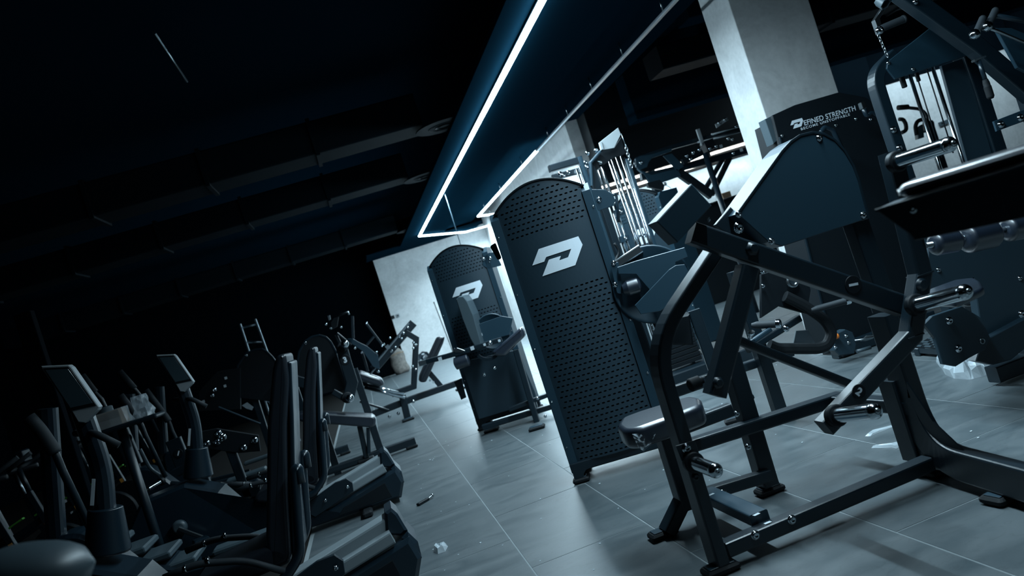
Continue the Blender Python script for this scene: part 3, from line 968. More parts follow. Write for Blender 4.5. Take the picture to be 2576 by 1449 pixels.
number_disc(arm, PA, 2146, 716, 0.0305, '1', 0.033, -97)
number_disc(lev, PLv, 2160, 985, 0.033, '2', 0.026, -55)


# ================================================================== cabinet machine with the lettering, before the column
PH = PL(0, 5.5, 0)
Hm = thing('dip_assist_machine', 'black cabinet machine with white company lettering in front of the column', 'weight machine', V((3.6, 5.6, 0)))
plate(Hm, 'cabinet_front', PH, [(1943, 290), (2000, 264), (2110, 232), (2180, 245), (2215, 275), (2330, 830), (2093, 878)], 0.03, 0.0, 'black', 0.004)
plate(Hm, 'cabinet_body', PH, [(1950, 300), (2005, 275), (2110, 245), (2180, 258), (2210, 285), (2325, 820), (2095, 870)], 0.32, -0.031, 'black', 0.004)
plate(Hm, 'side_cushion', PH, [(1924, 300), (1943, 291), (1962, 348), (1946, 362)], 0.10, -0.06, 'greyplastic', 0.003)
MB().beam(PH.at(1962, 345, 0.006), PH.at(2092, 860, 0.006), 0.02, 0.012, PH.n).build('edge_trim', 'paint', Hm)
MB().beam(V((3.12, 5.48, 0.05)), V((3.95, 5.48, 0.05)), 0.09, 0.09, PH.n).build('base_rail', 'paint', Hm)
foot(Hm, V((3.2, 5.46, 0)), 0.12, 0.09)
foot(Hm, V((3.85, 5.46, 0)), 0.12, 0.09)
# lettering
def on(px, py, o=0.0022): return PH.at(px, py, o)
b0, b1 = on(2023, 316), on(2154, 277)
ex = (b1 - b0).normalized(); ez = V((0, 0, 1))
ez = (ez - ex * ez.dot(ex)).normalized()
t1 = text(Hm, 'EFINED STRENGTH', b0, ex, ez, 0.043, 'print', 'lettering', 0.0004, 1.02, shear=0.08)
w1 = t1.dimensions.x if t1.dimensions.x > 0 else 0.4
me = t1.data; wx = max(v.co.x for v in me.vertices); sc = (b1 - b0).length / wx
hz = max(v.co.y for v in me.vertices)
for v in me.vertices: v.co.x *= sc; v.co.y *= 0.036 / hz
c0, c1b = on(2015, 328), on(2138, 290)
t2 = text(Hm, 'BECOME UNSTOPPABLE', c0, (c1b - c0).normalized(), ez, 0.022, 'print', 'lettering', 0.0002, 1.25)
me = t2.data; wx = max(v.co.x for v in me.vertices); sc = (c1b - c0).length / wx
hz = max(v.co.y for v in me.vertices)
for v in me.vertices: v.co.x *= sc; v.co.y *= 0.018 / hz
us = [p[0] for p in LOGO_UV]; zs_ = [p[1] for p in LOGO_UV]
o0 = on(1989, 318); lw, lh = (on(2022, 305) - on(1989, 315)).length, 0.058
bm = bmesh.new()
lv = [V((0, 0, 0)) for _ in LOGO_UV]
lb = MB()
lb.v = [o0 + ex * ((u - min(us)) / (max(us) - min(us)) * lw) + ez * ((z - min(zs_)) / (max(zs_) - min(zs_)) * lh - 0.022) for u, z in LOGO_UV]
from mathutils.geometry import tessellate_polygon
lb.f = [tuple(t) for t in tessellate_polygon([[V((u, z, 0)) for u, z in LOGO_UV]])]; lb.sm = [False] * len(lb.f)
lb.build('logo', 'print', Hm)
for px, py in ((1968, 341), (2103, 315), (2153, 299), (2190, 300)):
    bolt(Hm, PH.at(px, py, 0.001), PH.n, 0.010)
# bent dip handles with bright upper edges
PH2 = PL(0, 5.2, 0)
for pts in ([(2170, 268), (2181, 293), (2192, 283), (2215, 294), (2262, 395)], [(2064, 334), (2067, 331), (2074, 320), (2096, 329), (2130, 400)]):
    h_ = MB().tube(fillet([PH2.at(x, y) for x, y in pts], 0.02, 4), 0.017, 12).build('dip_handle', 'plastic', Hm)
    if pts[0][0] < 2100: continue
    e = PH2.at(*pts[0])
    MB().box((e.x, e.y, e.z - 0.02), (0.035, 0.04, 0.05), 0, 0.004).build('end_block', 'steel', h_)
mem(Hm, 'handle_post', PH2, [(2262, 395), (2330, 640)], 0.06, 0.06, -0.05)

# ================================================================== rod machine: rounded frame, top plate, guide rods
PI_ = PL(0, 4.4, 0)
Im = thing('pulley_tower', 'black pulley tower with bare chrome guide rods and rounded side tube', 'weight machine', V((3.6, 4.5, 0)))
mem(Im, 'side_tube', PI_, [(2246, 140), (2196, 190), (2218, 262), (2345, 640), (2408, 830)], 0.07, 0.08, 0.0, 'paint', 0.16)
plate(Im, 'top_plate', PI_, [(2231, 173), (2233, 155), (2351, 62), (2438, 118), (2430, 141), (2252, 199)], 0.012, 0.05, 'sheet', 0.002)
plate(Im, 'top_plate', PI_, [(2231, 173), (2233, 155), (2351, 62), (2438, 118), (2430, 141), (2252, 199)], 0.012, -0.10, 'sheet', 0.002)
for px, py in ((2235, 158), (2351, 66), (2429, 133), (2297, 174)):
    bolt(Im, PI_.at(px, py, 0.051), PI_.n, 0.010)
for a, b in (((2288, 187), (2372, 452)), ((2345, 167), (2430, 432))):
    t = PI_.at(*a)
    MB().tube([t, V((t.x, t.y, 0.12))], 0.011, 12).build('guide_rod', 'chrome', Im)
for a, b in (((2306, 190), (2370, 396)), ((2331, 172), (2398, 385))):
    cable(Im, [PI_.at(*a), PI_.at(*b)], 0.004)
MB().lathe(PI_.at(2305, 184, 0.0), (0, 0, -1), [(0, 0.012), (0.05, 0.012), (0.052, 0.009)], 12).build('cable_guide', 'black', Im)
MB().lathe(PI_.at(2268, 195, 0.0), (0, 0, -1), [(0, 0.016), (0.06, 0.016), (0.064, 0.012)], 12).build('rubber_stop', 'rubber', Im)
mem(Im, 'rear_post', PI_, [(2400, 70), (2455, 230), (2560, 560)], 0.09, 0.10, -0.05)
plate(Im, 'post_cover', PI_, [(2368, 165), (2424, 146), (2530, 500), (2465, 520)], 0.02, -0.02, 'shroud', 0.002)
ws = MB()
for k in range(14):
    c = PI_.at(2372, 452); ws.box((c.x + 0.09, c.y, 0.14 + 0.04 * k), (0.34, 0.12, 0.036), 0, 0.003)
ws.build('weight_stack', 'black', Im)
mem(Im, 'base_rail', PI_, [(2400, 905), (2640, 830)], 0.08, 0.09, 0.0)
# long boom running up to the right over the tower
mem(Im, 'boom', PL(0, 4.1, 0), [(2262, -20), (2452, 118), (2600, 245)], 0.10, 0.08, 0.0)
t = PL(0, 4.1, 0).at(2600, 245)
MB().beam(V((t.x, t.y + 0.02, 0)), V((t.x, t.y + 0.02, t.z + 0.04)), 0.10, 0.10, (0, -1, 0)).build('boom_post', 'paint', Im)
bolt(Im, PL(0, 4.05, 0).at(2303, 4), (0, -1, 0), 0.014)
for px, py in ((2248, 326), (2263, 372)):
    bolt(Im, PI_.at(px, py, 0.042), PI_.n, 0.017)
plate(Im, 'cross_plate', PL(0, 3.9, 0), [(2500, 305), (2590, 270), (2590, 300), (2508, 330)], 0.012, 0.0, 'sheet', 0.002)
for px, py in ((2518, 313), (2567, 296)):
    bolt(Im, PL(0, 3.9, 0).at(px, py, 0.001), (0, -1, 0), 0.017)

# hanging handle on a chain at the top
PHh = PL(0, 4.0, 0)
hh = thing('hanging_grip', 'black hand grip with steel bracket hanging on a chain under the boom', 'handle', PHh.at(2215, 75))
plate(hh, 'hanger_strap', PHh, [(2226, 10), (2232, 14), (2214, 46), (2222, 78), (2212, 84), (2200, 50)], 0.03, 0.0, 'steel', 0.002)
MB().lathe(PHh.at(2212, 74, -0.01), PHh.at(2293, 40, 0.0) - PHh.at(2212, 74, -0.01), [(-0.02, 0.014), (0.0, 0.018), (0.02, 0.02), (0.15, 0.02), (0.151, 0.022), (0.162, 0.022), (0.168, 0.012)], 16).build('grip', 'grip', hh)
bolt(hh, PHh.at(2213, 76, 0.02), (-0.2, -1, 0), 0.018)
MB().lathe(PHh.at(2212, 0), (0.1, -0.6, -0.7), [(0, 0.035), (0.05, 0.035), (0.05, 0.028), (0.02, 0.028)], 6).build('socket_cup', 'greyplastic', hh)
ch = MB()
pa, pb = PHh.at(2208, 84), PHh.at(2232, 140)
for k in range(9):
    c = pa.lerp(pb, k / 8.0); ax = (pb - pa).normalized(); sd = V((1, 0, 0)) if k % 2 else V((0, 1, 0))
    lp = [c + ax * (0.011 * math.cos(t)) + sd * (0.007 * math.sin(t)) for t in [2 * math.pi * q / 10 for q in range(11)]]
    ch.tube(lp, 0.0025, 6)
ch.build('chain', 'steel', hh)

# far right: bar with two grips and chrome ball ends
PM = PL(0, 3.7, 0)
mm = thing('grip_bar', 'black twin-grip bar with chrome ball ends at the upper right edge', 'handle', PM.at(2520, 70))
for a, b in (((2456, 83), (2476, 38)), ((2487, 62), (2505, 24))):
    p, q = PM.at(*a), PM.at(*b)
    MB().lathe(p, q - p, [(0, 0.016), (0.005, 0.018), (0.09, 0.018), (0.1, 0.013)], 16).build('grip', 'grip', mm)
for c, m in (((2452, 86), 'chrome'), ((2483, 66), 'chrome')):
    p = PM.at(*c, 0.02)
    MB().lathe(p, (-0.3, -1, -0.2), [(-0.02, 0.016), (-0.01, 0.026), (0.01, 0.026), (0.02, 0.02), (0.028, 0.008)], 18).build('ball_end', m, mm)
cable(mm, [PM.at(2498, 38), PM.at(2620, 60)], 0.013, 'plastic', 'bar')
cable(mm, [PM.at(2484, 68), PM.at(2508, 78), PM.at(2620, 126)], 0.009, 'steel', 'bar')
plate(mm, 'carrier_plate', PL(0, 3.9, 0), [(2505, 70), (2545, 70), (2620, 100), (2620, 200), (2560, 170)], 0.02, 0.0, 'sheet', 0.003)

# hanging strap weights at the right edge
PK = PL(0, 4.0, 0)
sw = thing('hanging_stop', 'black rubber stop on a short hanging rod at the right edge', 'stop', PK.at(2470, 155))
MB().beam(PK.at(2448, 154), PK.at(2476, 143), 0.012, 0.03, PK.n).build('hook_bar', 'steel', sw)
MB().tube([PK.at(2462, 152), PK.at(2480, 205)], 0.012, 12).build('rod', 'plastic', sw)
p, q = PK.at(2478, 200), PK.at(2494, 250)
MB().lathe(p, q - p, [(0, 0.014), (0.02, 0.018), (0.04, 0.018), (0.041, 0.02), (0.10, 0.02), (0.112, 0.013)], 16).build('rubber_bumper', 'rubber', sw)

# ================================================================== arm pad in the near right foreground
_pn = CAMLOC + ray(2200, 526) * 1.75
PN = PL(_pn.x, _pn.y, -36)
pd = thing('arm_pad_bench', 'near arm-pad bench cut off by the right edge, out of focus', 'bench', V((1.35, 1.45, 0)))
plate(pd, 'support_plate', PN, [(2200, 527), (2760, 355), (2760, 510), (2420, 582), (2302, 606), (2288, 590)], 0.012, 0.0, 'paint', 0.002)
MB().prism([PN.pt(0.0, _pn.z - 0.002, 0.002), PN.pt(0.75, _pn.z - 0.002, 0.002), PN.pt(0.75, _pn.z - 0.002, -0.16), PN.pt(0.04, _pn.z - 0.002, -0.16)], (0, 0, 1), 0.005).build('top_flange', 'sheet', pd)
ul, zl = PN.uv(2256, 505); zt = PN.uv(2330, 455)[1] + 0.008
ol = [PN.pt(ul, zt, -0.012), PN.pt(0.75, zt, -0.012), PN.pt(0.75, zt, -0.22), PN.pt(ul + 0.03, zt, -0.22)]
ol = fillet([ol[-1]] + ol + [ol[0]], 0.05, 5)[1:-1]
MB().pad(ol, (0, 0, 1), zt - _pn.z - 0.002, 0.022).build('arm_pad', 'wrapped', pd)
bolt(pd, PN.at(2297, 528, 0.001), PN.n, 0.006)
c = PN.pt(0.62, 0, -0.1)
MB().beam(V((c.x, c.y, 0.0)), V((c.x, c.y, _pn.z - 0.01)), 0.07, 0.07, (0, -1, 0)).build('post', 'paint', pd)
MB().box((c.x, c.y, 0.0), (0.4, 0.12, 0.05), -36, 0.01).build('base', 'paint', pd)

# ================================================================== leg-extension machine behind the pad, right edge
PX = PL(0, 3.5, 0)
Lx = thing('leg_extension_machine', 'black leg machine with film-wrapped foam rollers at the right edge', 'weight machine', V((2.9, 3.6, 0)))
plate(Lx, 'side_cover', PX, [(2335, 610), (2600, 540), (2620, 860), (2480, 900), (2450, 700), (2335, 745)], 0.05, -0.1, 'shroud', 0.004)
plate(Lx, 'lower_plate', PX, [(2325, 815), (2345, 795), (2420, 770), (2470, 800), (2492, 850), (2478, 880), (2440, 900), (2405, 922), (2372, 916), (2352, 850)], 0.02, 0.0, 'shroud', 0.003)
plate(Lx, 'lower_link', PX, [(2470, 860), (2600, 790), (2600, 860), (2545, 905), (2500, 918), (2455, 908)], 0.05, -0.03, 'paint', 0.004)
for px, py in ((2388, 807), (2411, 877), (2570, 790)):
    bolt(Lx, PX.at(px, py, 0.001), PX.n, 0.015)
for px, py in ((2361, 679), (2566, 700)):
    bolt(Lx, PX.at(px, py, -0.099), PX.n, 0.010)
MB().lathe(PX.at(2471, 858, 0.001), PX.n, [(0, 0.014), (0.003, 0.014), (0.003, 0.009), (-0.001, 0.009)], 16, False).build('pivot_ring', 'steel', Lx)
PR = PL(0, 3.1, 0)
for a, b, r_ in (((2345, 615), (2412, 603), 0.050), ((2425, 603), (2505, 585), 0.062), ((2528, 578), (2580, 568), 0.055)):
    p, q = PR.at(*a), PR.at(*b); L_ = (q - p).length
    ro = MB().lathe(p, q - p, [(0, r_ * .55), (0.008, r_ * .9), (0.02, r_), (L_ - 0.02, r_), (L_ - 0.006, r_ * .85), (L_, r_ * .4)], 20).build('foam_roller', 'wrapped', Lx)
p, q = PR.at(2330, 618), PR.at(2600, 563)
MB().tube([p, q], 0.012, 10).build('roller_bar', 'steel', Lx)
zz = 0.60
ol = [zat(x, y, zz) for x, y in ((2328, 752), (2334, 728), (2405, 702), (2450, 697), (2466, 706), (2474, 722), (2400, 755))]
ol = fillet([ol[-1]] + ol + [ol[0]], 0.03, 3)[1:-1]
MB().pad(ol, (0, 0, 1), 0.036, 0.012).build('seat', 'wrapped', Lx)
mem(Lx, 'upright', PX, [(2545, 640), (2620, 880)], 0.08, 0.08, -0.2)
MB().beam(V((2.85, 3.65, 0.06)), V((3.8, 3.65, 0.06)), 0.08, 0.08, (0, -1, 0)).build('base_rail', 'paint', Lx)
MB().beam(V((3.1, 3.65, 0.1)), V((3.1, 3.65, 0.56)), 0.08, 0.08, (0, -1, 0)).build('seat_post', 'paint', Lx)

# slotted foot platform
fp_ = thing('foot_platform', 'grey slotted steel foot platform low behind the right-hand upright', 'platform', V((3.05, 4.1, 0)))
zf = 0.06
A0, B0, C0, D0 = zat(2296, 872, zf), zat(2345, 845, zf), zat(2555, 838, zf), zat(2480, 885, zf)
MB().prism([A0, B0, C0, D0], (0, 0, 1), 0.004).build('frame_sheet', 'black', fp_)
for i in range(7):
    for j in range(6):
        u0, u1, v0, v1 = i / 7 + 0.02, (i + 1) / 7 - 0.03, j / 6 + 0.04, (j + 1) / 6 - 0.05
        f = lambda u, v: (A0 * (1 - u) + D0 * u) * (1 - v) + (B0 * (1 - u) + C0 * u) * v
        sh_ = 0.07 * (j % 2)
        u0, u1 = min(u0 + sh_, 0.98), min(u1 + sh_, 0.995)
        MB().prism([f(u0, v0) + V((0, 0, 0.004)), f(u1, v0) + V((0, 0, 0.004)), f(u1, v1) + V((0, 0, 0.004)), f(u0, v1) + V((0, 0, 0.004))], (0, 0, 1), 0.004).build('tread', 'greyplastic', fp_)
MB().prism([A0 - V((0, 0, 0.006)), D0 - V((0, 0, 0.006)), D0 - V((0, 0.0, 0.04)), A0 - V((0, 0, 0.04))], (0, -1, 0), 0.03).build('front_rail', 'paint', fp_)
for q in (A0, B0, C0, D0):
    c = (A0 + B0 + C0 + D0) / 4; w = q.lerp(c, 0.12)
    MB().box((w.x, w.y, 0.0), (0.05, 0.05, 0.053), 0, 0.005).build('leg', 'paint', fp_)

# ================================================================== low machine seen through the lever machine: D-shaped loop, grips
PD = PL(0, 4.3, 0)
Dm = thing('rowing_handle_machine', 'black machine with a large rounded D-shaped loop seen between the lever arms', 'weight machine', V((2.3, 4.4, 0)))
loop = [PD.at(x, y) for x, y in ((1975, 745), (2022, 768), (2076, 805), (2094, 838), (2082, 868), (2060, 877), (1955, 877), (1935, 868))]
MB().sweep(fillet(loop, 0.05, 6), rrect(0.062, 0.05, 0.02), PD.n).build('loop_frame', 'rubber', Dm)
plate(Dm, 'hub_plate', PD, [(1915, 690), (1990, 668), (2030, 690), (2040, 730), (2030, 790), (1960, 770), (1915, 800)], 0.02, -0.03, 'black', 0.003)
MB().lathe(PD.at(1993, 708, 0.0), PD.n, [(0, 0.038), (0.006, 0.038), (0.012, 0.03), (0.012, 0.02), (0.004, 0.018)], 22).build('hub_ring', 'steel', Dm)
bolt(Dm, PD.at(1918, 682, 0.0), PD.n, 0.012); bolt(Dm, PD.at(1920, 719, 0.0), PD.n, 0.010)
for a, b, r_ in (((2055, 777), (2128, 757), 0.018), ((1905, 818), (1952, 815), 0.021)):
    p, q = PD.at(*a, 0.06), PD.at(*b, 0.12); L_ = (q - p).length
    g_ = MB().lathe(p, q - p, [(-0.03, r_ * .6), (0, r_), (L_, r_)], 16).build('grip', 'grip', Dm)
    MB().lathe(q, q - p, [(0, r_ * 1.25), (0.022, r_ * 1.25), (0.028, r_ * .8)], 16).build('end_cap', 'chrome', g_)
mem(Dm, 'adjuster_arm', PD, [(1880, 868), (1938, 828)], 0.028, 0.03, 0.10, 'sheet')
p = PD.at(1888, 850, 0.13)
MB().lathe(p, (0.2, -0.5, 0.9), [(0, 0.012), (0.02, 0.012), (0.022, 0.018), (0.04, 0.018)], 12).build('pin_knob', 'chrome', Dm)
bolt(Dm, PD.at(1978, 826, 0.05), PD.n, 0.016)
mem(Dm, 'base_tube', PD, [(1880, 880), (2010, 800)], 0.04, 0.05, -0.08)
plate(Dm, 'foot_plate', PD, [(1995, 868), (2003, 832), (2032, 830), (2050, 860), (2048, 868)], 0.01, -0.1, 'alu', 0.002)
mem(Dm, 'base_rail', PD, [(1850, 930), (1990, 885)], 0.05, 0.06, -0.2)
MB().beam(V((2.1, 4.45, 0.0)), V((2.1, 4.45, 0.9)), 0.07, 0.07, (0, -1, 0)).build('post', 'paint', Dm)
foot(Dm, V((2.1, 4.45, 0)), 0.12, 0.1)

# black floor pulley with orange end piece
PO = PL(0, 5.25, 0)
Om = thing('floor_pulley', 'low black pulley housing on the floor with an orange end piece', 'pulley', V((3.05, 5.3, 0)))
plate(Om, 'housing', PO, [(2098, 862), (2106, 838), (2126, 828), (2146, 836), (2156, 860), (2150, 890), (2112, 895), (2100, 882)], 0.07, 0.0, 'shroud', 0.006)
for px, py in ((2129, 845), (2135, 862), (2102, 874)):
    bolt(Om, PO.at(px, py, 0.001), PO.n, 0.010)
p, q = PO.at(2094, 850, 0.03), PO.at(2113, 842, 0.03)
MB().lathe(p, q - p, [(0, 0.006), (0.008, 0.018), (0.04, 0.019), (0.048, 0.012)], 14).build('orange_tip', 'orange', Om)
MB().tube([PO.at(2155, 884, 0.02), PO.at(2190, 874, 0.02)], 0.012, 10).build('pedal_bar', 'greyplastic', Om)
plate(Om, 'pedal', PO, [(2166, 858), (2180, 844), (2202, 842), (2196, 852), (2178, 858)], 0.01, 0.0, 'steel', 0.001)
MB().tube([PO.at(2150, 857, 0.01), PO.at(2222, 843, 0.01)], 0.006, 8).build('axle', 'steel', Om)


# ================================================================== padded arm assembly in front of the second cover
def sticker(parent, pl, px, py, off, s=0.035, m='sticker'):
    c = pl.at(px, py, off)
    pts = [c + pl.e * (sx * s / 2) + V((0, 0, sz * s / 2)) for sx, sz in ((-1, -1), (1, -1), (1, 1), (-1, 1))]
    return MB().prism(pts, pl.n, 0.001).build('sticker', m, parent)


Q = TP2
o2 = 0.45
bk = plate(T2, 'back_pad', Q, [(1147, 753), (1154, 746), (1165, 745), (1175, 758), (1190, 792), (1205, 845), (1213, 874), (1200, 882), (1182, 850), (1164, 805)], 0.30, o2, 'greyplastic', 0.006)
MB().lathe(Q.at(1239, 833, 0.22), Q.n, [(0, 0.165), (0.02, 0.165), (0.022, 0.155), (0.014, 0.15), (0.014, 0.0001)], 36).build('cam_plate', 'sheet', T2)
plate(T2, 'cam_guard', Q, [(1205, 815), (1262, 795), (1290, 800), (1282, 842), (1252, 850), (1212, 866)], 0.01, 0.28, 'sheet', 0.002)
tb = mem(T2, 'padded_arm', Q, [(1058, 914), (1182, 880)], 0.045, 0.05, o2 + 0.02)
tb2 = mem(T2, 'padded_arm', Q, [(1182, 878), (1262, 853)], 0.042, 0.05, o2)
mem(T2, 'arm_end_cap', Q, [(1055, 915), (1073, 910)], 0.047, 0.052, o2 + 0.021, 'alu')
for px, py in ((1107, 903), (1188, 876)):
    sticker(tb, Q, px, py, o2 + 0.047, 0.034)
for px, py in ((1219, 867), (1256, 857)):
    sticker(tb2, Q, px, py, o2 + 0.027, 0.022)
sticker(T2, Q, 1210, 842, 0.29, 0.024)
bolt(T2, Q.at(1232, 864, o2 + 0.026), Q.n, 0.018)
plate(T2, 'adjuster_plate', Q, [(1138, 882), (1150, 875), (1170, 882), (1166, 886), (1145, 887)], 0.05, o2 + 0.05, 'steel', 0.001)
arc = [Q.at(1226 + 32 * math.cos(t), 872 + 32 * math.sin(t), o2 - 0.02) for t in [math.radians(a) for a in range(20, 150, 13)]]
MB().sweep(arc, rrect(0.03, 0.012, 0.002), Q.n).build('index_plate', 'paint', T2)
p = Q.at(1160, 905, o2 + 0.03)
MB().lathe(p - Q.e * 0.07 - V((0, 0, 0.02)), Q.e, [(0, 0.03), (0.01, 0.055), (0.13, 0.055), (0.14, 0.03)], 24).build('foam_roller', 'wrapped', T2)
pz = [Q.at(x, y, o2 + 0.05) for x, y in ((1236, 886), (1311, 822), (1322, 845), (1268, 898), (1244, 896))]
MB().pad(fillet([pz[-1]] + pz + [pz[0]], 0.03, 3)[1:-1], Q.n, 0.20, 0.03).build('thigh_pad', 'wrapped', T2)
plate(T2, 'front_panel', Q, [(1163, 925), (1185, 905), (1300, 880), (1345, 985), (1352, 1010), (1205, 1055)], 0.02, 0.16, 'shroud', 0.003)
mem(T2, 'front_post', Q, [(1298, 880), (1356, 1078)], 0.05, 0.07, o2)
mem(T2, 'front_rail', Q, [(1215, 1075), (1395, 1020)], 0.05, 0.06, o2 - 0.12)
mem(T2, 'front_rail', Q, [(1282, 1030), (1400, 985)], 0.04, 0.05, o2 - 0.05)
foot(T2, zat(1352, 1080, 0), 0.14, 0.1, -18)
foot(T2, zat(1238, 1085, 0), 0.14, 0.1, -18)
for px, py in ((1244, 926), (1218, 943), (1352, 1002), (1372, 1047)):
    bolt(T2, Q.at(px, py, o2 + 0.04), Q.n, 0.012)
plate(T2, 'leg_roller_plate', Q, [(1142, 960), (1160, 952), (1172, 1000), (1160, 1006)], 0.02, 0.3, 'black', 0.002)

# ================================================================== cable tower with many rods behind the nearest cover
PE = PL(0, 6.7, 0)
E = thing('cable_tower', 'tall cable tower with many chrome rods and angular top plate behind the nearest cover', 'weight machine', V((2.5, 6.7, 0)))
PEx = lambda x, y, o=0.0: PE.at(x, y, o)
plate(E, 'top_plate', PE, [(1513, 354), (1555, 321), (1562, 338), (1545, 372), (1518, 377)], 0.012, 0.10, 'lightgrey', 0.002)
plate(E, 'top_lug', PE, [(1508, 358), (1513, 354), (1519, 375), (1513, 377)], 0.03, 0.12, 'lightgrey', 0.002)
plate(E, 'pulley_housing', PE, [(1484, 408), (1510, 382), (1545, 372), (1563, 345), (1574, 386), (1545, 396), (1500, 428)], 0.02, 0.02, 'black', 0.002)
mem(E, 'lit_bar', PE, [(1458, 394), (1560, 705)], 0.03, 0.05, 0.03, 'sheet')
mem(E, 'corner_tube', PE, [(1510, 381), (1485, 410), (1488, 468)], 0.022, 0.05, 0.06, 'sheet')
zb = 0.25
for (x, y) in ((1507, 428), (1515, 419), (1533, 404), (1538, 393), (1551, 393), (1563, 392), (1570, 396)):
    t = PEx(x, y); MB().tube([t, V((t.x, t.y, zb))], 0.0125, 10).build('guide_rod', 'chrome', E)
for (x, y) in ((1450, 425), (1458, 418)):
    t = PEx(x, y, -0.25); MB().tube([t, V((t.x, t.y, zb))], 0.012, 10).build('guide_rod', 'chrome', E)
mem(E, 'rear_truss', PE, [(1382, 425), (1460, 403)], 0.06, 0.08, -0.3)
mem(E, 'rear_truss', PE, [(1390, 447), (1470, 427)], 0.05, 0.06, -0.3)
for (x, y) in ((1409, 437), (1430, 434), (1418, 442), (1478, 385), (1500, 378), (1473, 409), (1476, 420), (1510, 408)):
    bolt(E, PEx(x, y, 0.05), PE.n, 0.016)
t = PEx(1576, 400); MB().beam(t, V((t.x, t.y, 0.1)), 0.03, 0.06, PE.n).build('lit_bar', 'sheet', E)
t = PEx(1482, 412); MB().beam(t, V((t.x, t.y, 0.02)), 0.06, 0.08, PE.n).build('post', 'paint', E)
MB().box((2.55, 6.75, 0.0), (0.9, 0.5, 0.12), 0, 0.01).build('base', 'paint', E)
ws = MB()
for k in range(14): ws.box((2.47, 6.7, 0.14 + 0.04 * k), (0.3, 0.12, 0.036), 0, 0.003)
ws.build('weight_stack', 'black', E)
# pulley carriages on the rods
for (x0, y0) in ((1548, 528), (1560, 595), (1530, 505)):
    pts = [(x0, y0), (x0 + 22, y0 - 6), (x0 + 25, y0 + 8), (x0 + 4, y0 + 16)]
    cgo = plate(E, 'pulley_carriage', PE, pts, 0.05, 0.06, 'sheet', 0.002)
    bolt(cgo, PE.at(x0 + 14, y0 + 4, 0.061), PE.n, 0.014)
# cable and chain hanging from the top plate
cable(E, [PEx(1563, 336, 0.12), PEx(1573, 366, 0.12)], 0.004, 'steel')
ch = MB(); pa, pb = PEx(1574, 368, 0.12), PEx(1588, 418, 0.12)
for k in range(8):
    c = pa.lerp(pb, k / 7.0); ax = (pb - pa).normalized(); sd = V((1, 0, 0)) if k % 2 else V((0, 1, 0))
    ch.tube([c + ax * (0.018 * math.cos(t)) + sd * (0.011 * math.sin(t)) for t in [2 * math.pi * q / 10 for q in range(11)]], 0.004, 6)
ch.build('chain', 'steel', E)
crv = [PEx(1545 + 8 * math.sin(k * 0.8) + k * 2, 612 + k * 9, 0.15) for k in range(10)]
cable(E, fillet(crv, 0.03, 2), 0.012, 'black', 'drive_belt')
cable(E, fillet([PEx(1542, 492, 0.1), PEx(1549, 487, 0.1), PEx(1552, 500, 0.1), PEx(1556, 560, 0.1)], 0.02, 4), 0.012, 'plastic', 'handle_bar')

# ================================================================== multi-station gym frame across the back
PG = PL(0, 9.6, 0)
G = thing('multi_gym_frame', 'wide multi-station gym frame with beams and pulleys before the lit back wall', 'weight machine', V((4.4, 9.6, 0)))
mem(G, 'upper_beam', PG, [(1606, 400), (1692, 370), (1905, 312)], 0.055, 0.08, 0.0)
mem(G, 'lower_beam', PG, [(1612, 446), (1708, 424), (1905, 372)], 0.075, 0.08, 0.0)
plate(G, 'pulley_cheek', PG, [(1598, 400), (1612, 392), (1640, 388), (1690, 372), (1690, 380), (1640, 398), (1632, 408), (1628, 420), (1612, 427), (1600, 420)], 0.02, 0.06, 'sheet', 0.003)
MB().lathe(PG.at(1612, 409, 0.03), PG.n, [(-0.03, 0.085), (-0.025, 0.07), (0.0, 0.06), (0.02, 0.07), (0.025, 0.085)], 24).build('pulley_wheel', 'plastic', G)
bolt(G, PG.at(1612, 409, 0.062), PG.n, 0.02)
plate(G, 'gusset', PG, [(1668, 392), (1690, 386), (1722, 418), (1704, 430)], 0.012, 0.05, 'sheet', 0.002)
plate(G, 'beam_cheek', PG, [(1604, 424), (1622, 440), (1640, 468), (1714, 442), (1704, 424), (1640, 440)], 0.05, 0.05, 'sheet', 0.003)
mem(G, 'diagonal_strut', PG, [(1705, 432), (1790, 492)], 0.10, 0.08, 0.0, 'black')
mem(G, 'diagonal_strut', PG, [(1818, 400), (1775, 474)], 0.05, 0.06, -0.05)
mem(G, 'diagonal_strut', PG, [(1836, 396), (1790, 490)], 0.06, 0.06, 0.0, 'black')
t = PG.at(1774, 386, 0.15); b_ = V((t.x, t.y, 0.0))
MB().tube([t, b_], 0.035, 14).build('round_post', 'plastic', G)
mem(G, 'chin_bracket', PG, [(1755, 325), (1768, 365)], 0.05, 0.03, 0.1, 'lightgrey')
plate(G, 'knob_plate', PG, [(1799, 312), (1829, 295), (1832, 302), (1803, 322)], 0.01, 0.15, 'lightgrey', 0.001)
for px, py in ((1810, 309), (1824, 301)):
    bolt(G, PG.at(px, py, 0.151), PG.n, 0.022, 'steel')
mem(G, 'carriage', PG, [(1770, 372), (1792, 362)], 0.12, 0.14, 0.1, 'black')
mem(G, 'press_grip', PG, [(1716, 408), (1766, 384)], 0.07, 0.07, 0.12, 'black')
for a, b in (((1790, 338), (1905, 305)), ((1784, 352), (1905, 320)), ((1755, 358), (1905, 318))):
    MB().tube([PG.at(*a, 0.1), PG.at(*b, 0.1)], 0.012, 8).build('cable_bar', 'steel', G)
for px, py in ((1786, 374), (1738, 400), (1802, 368), (1842, 350), (1845, 385), (1832, 348), (1760, 376), (1744, 384), (1728, 392), (1852, 318), (1865, 314)):
    bolt(G, PG.at(px, py, 0.18), PG.n, 0.018)
for px, py in ((1814, 368), (1865, 377)):
    sticker(G, PG, px, py, 0.05, 0.04)
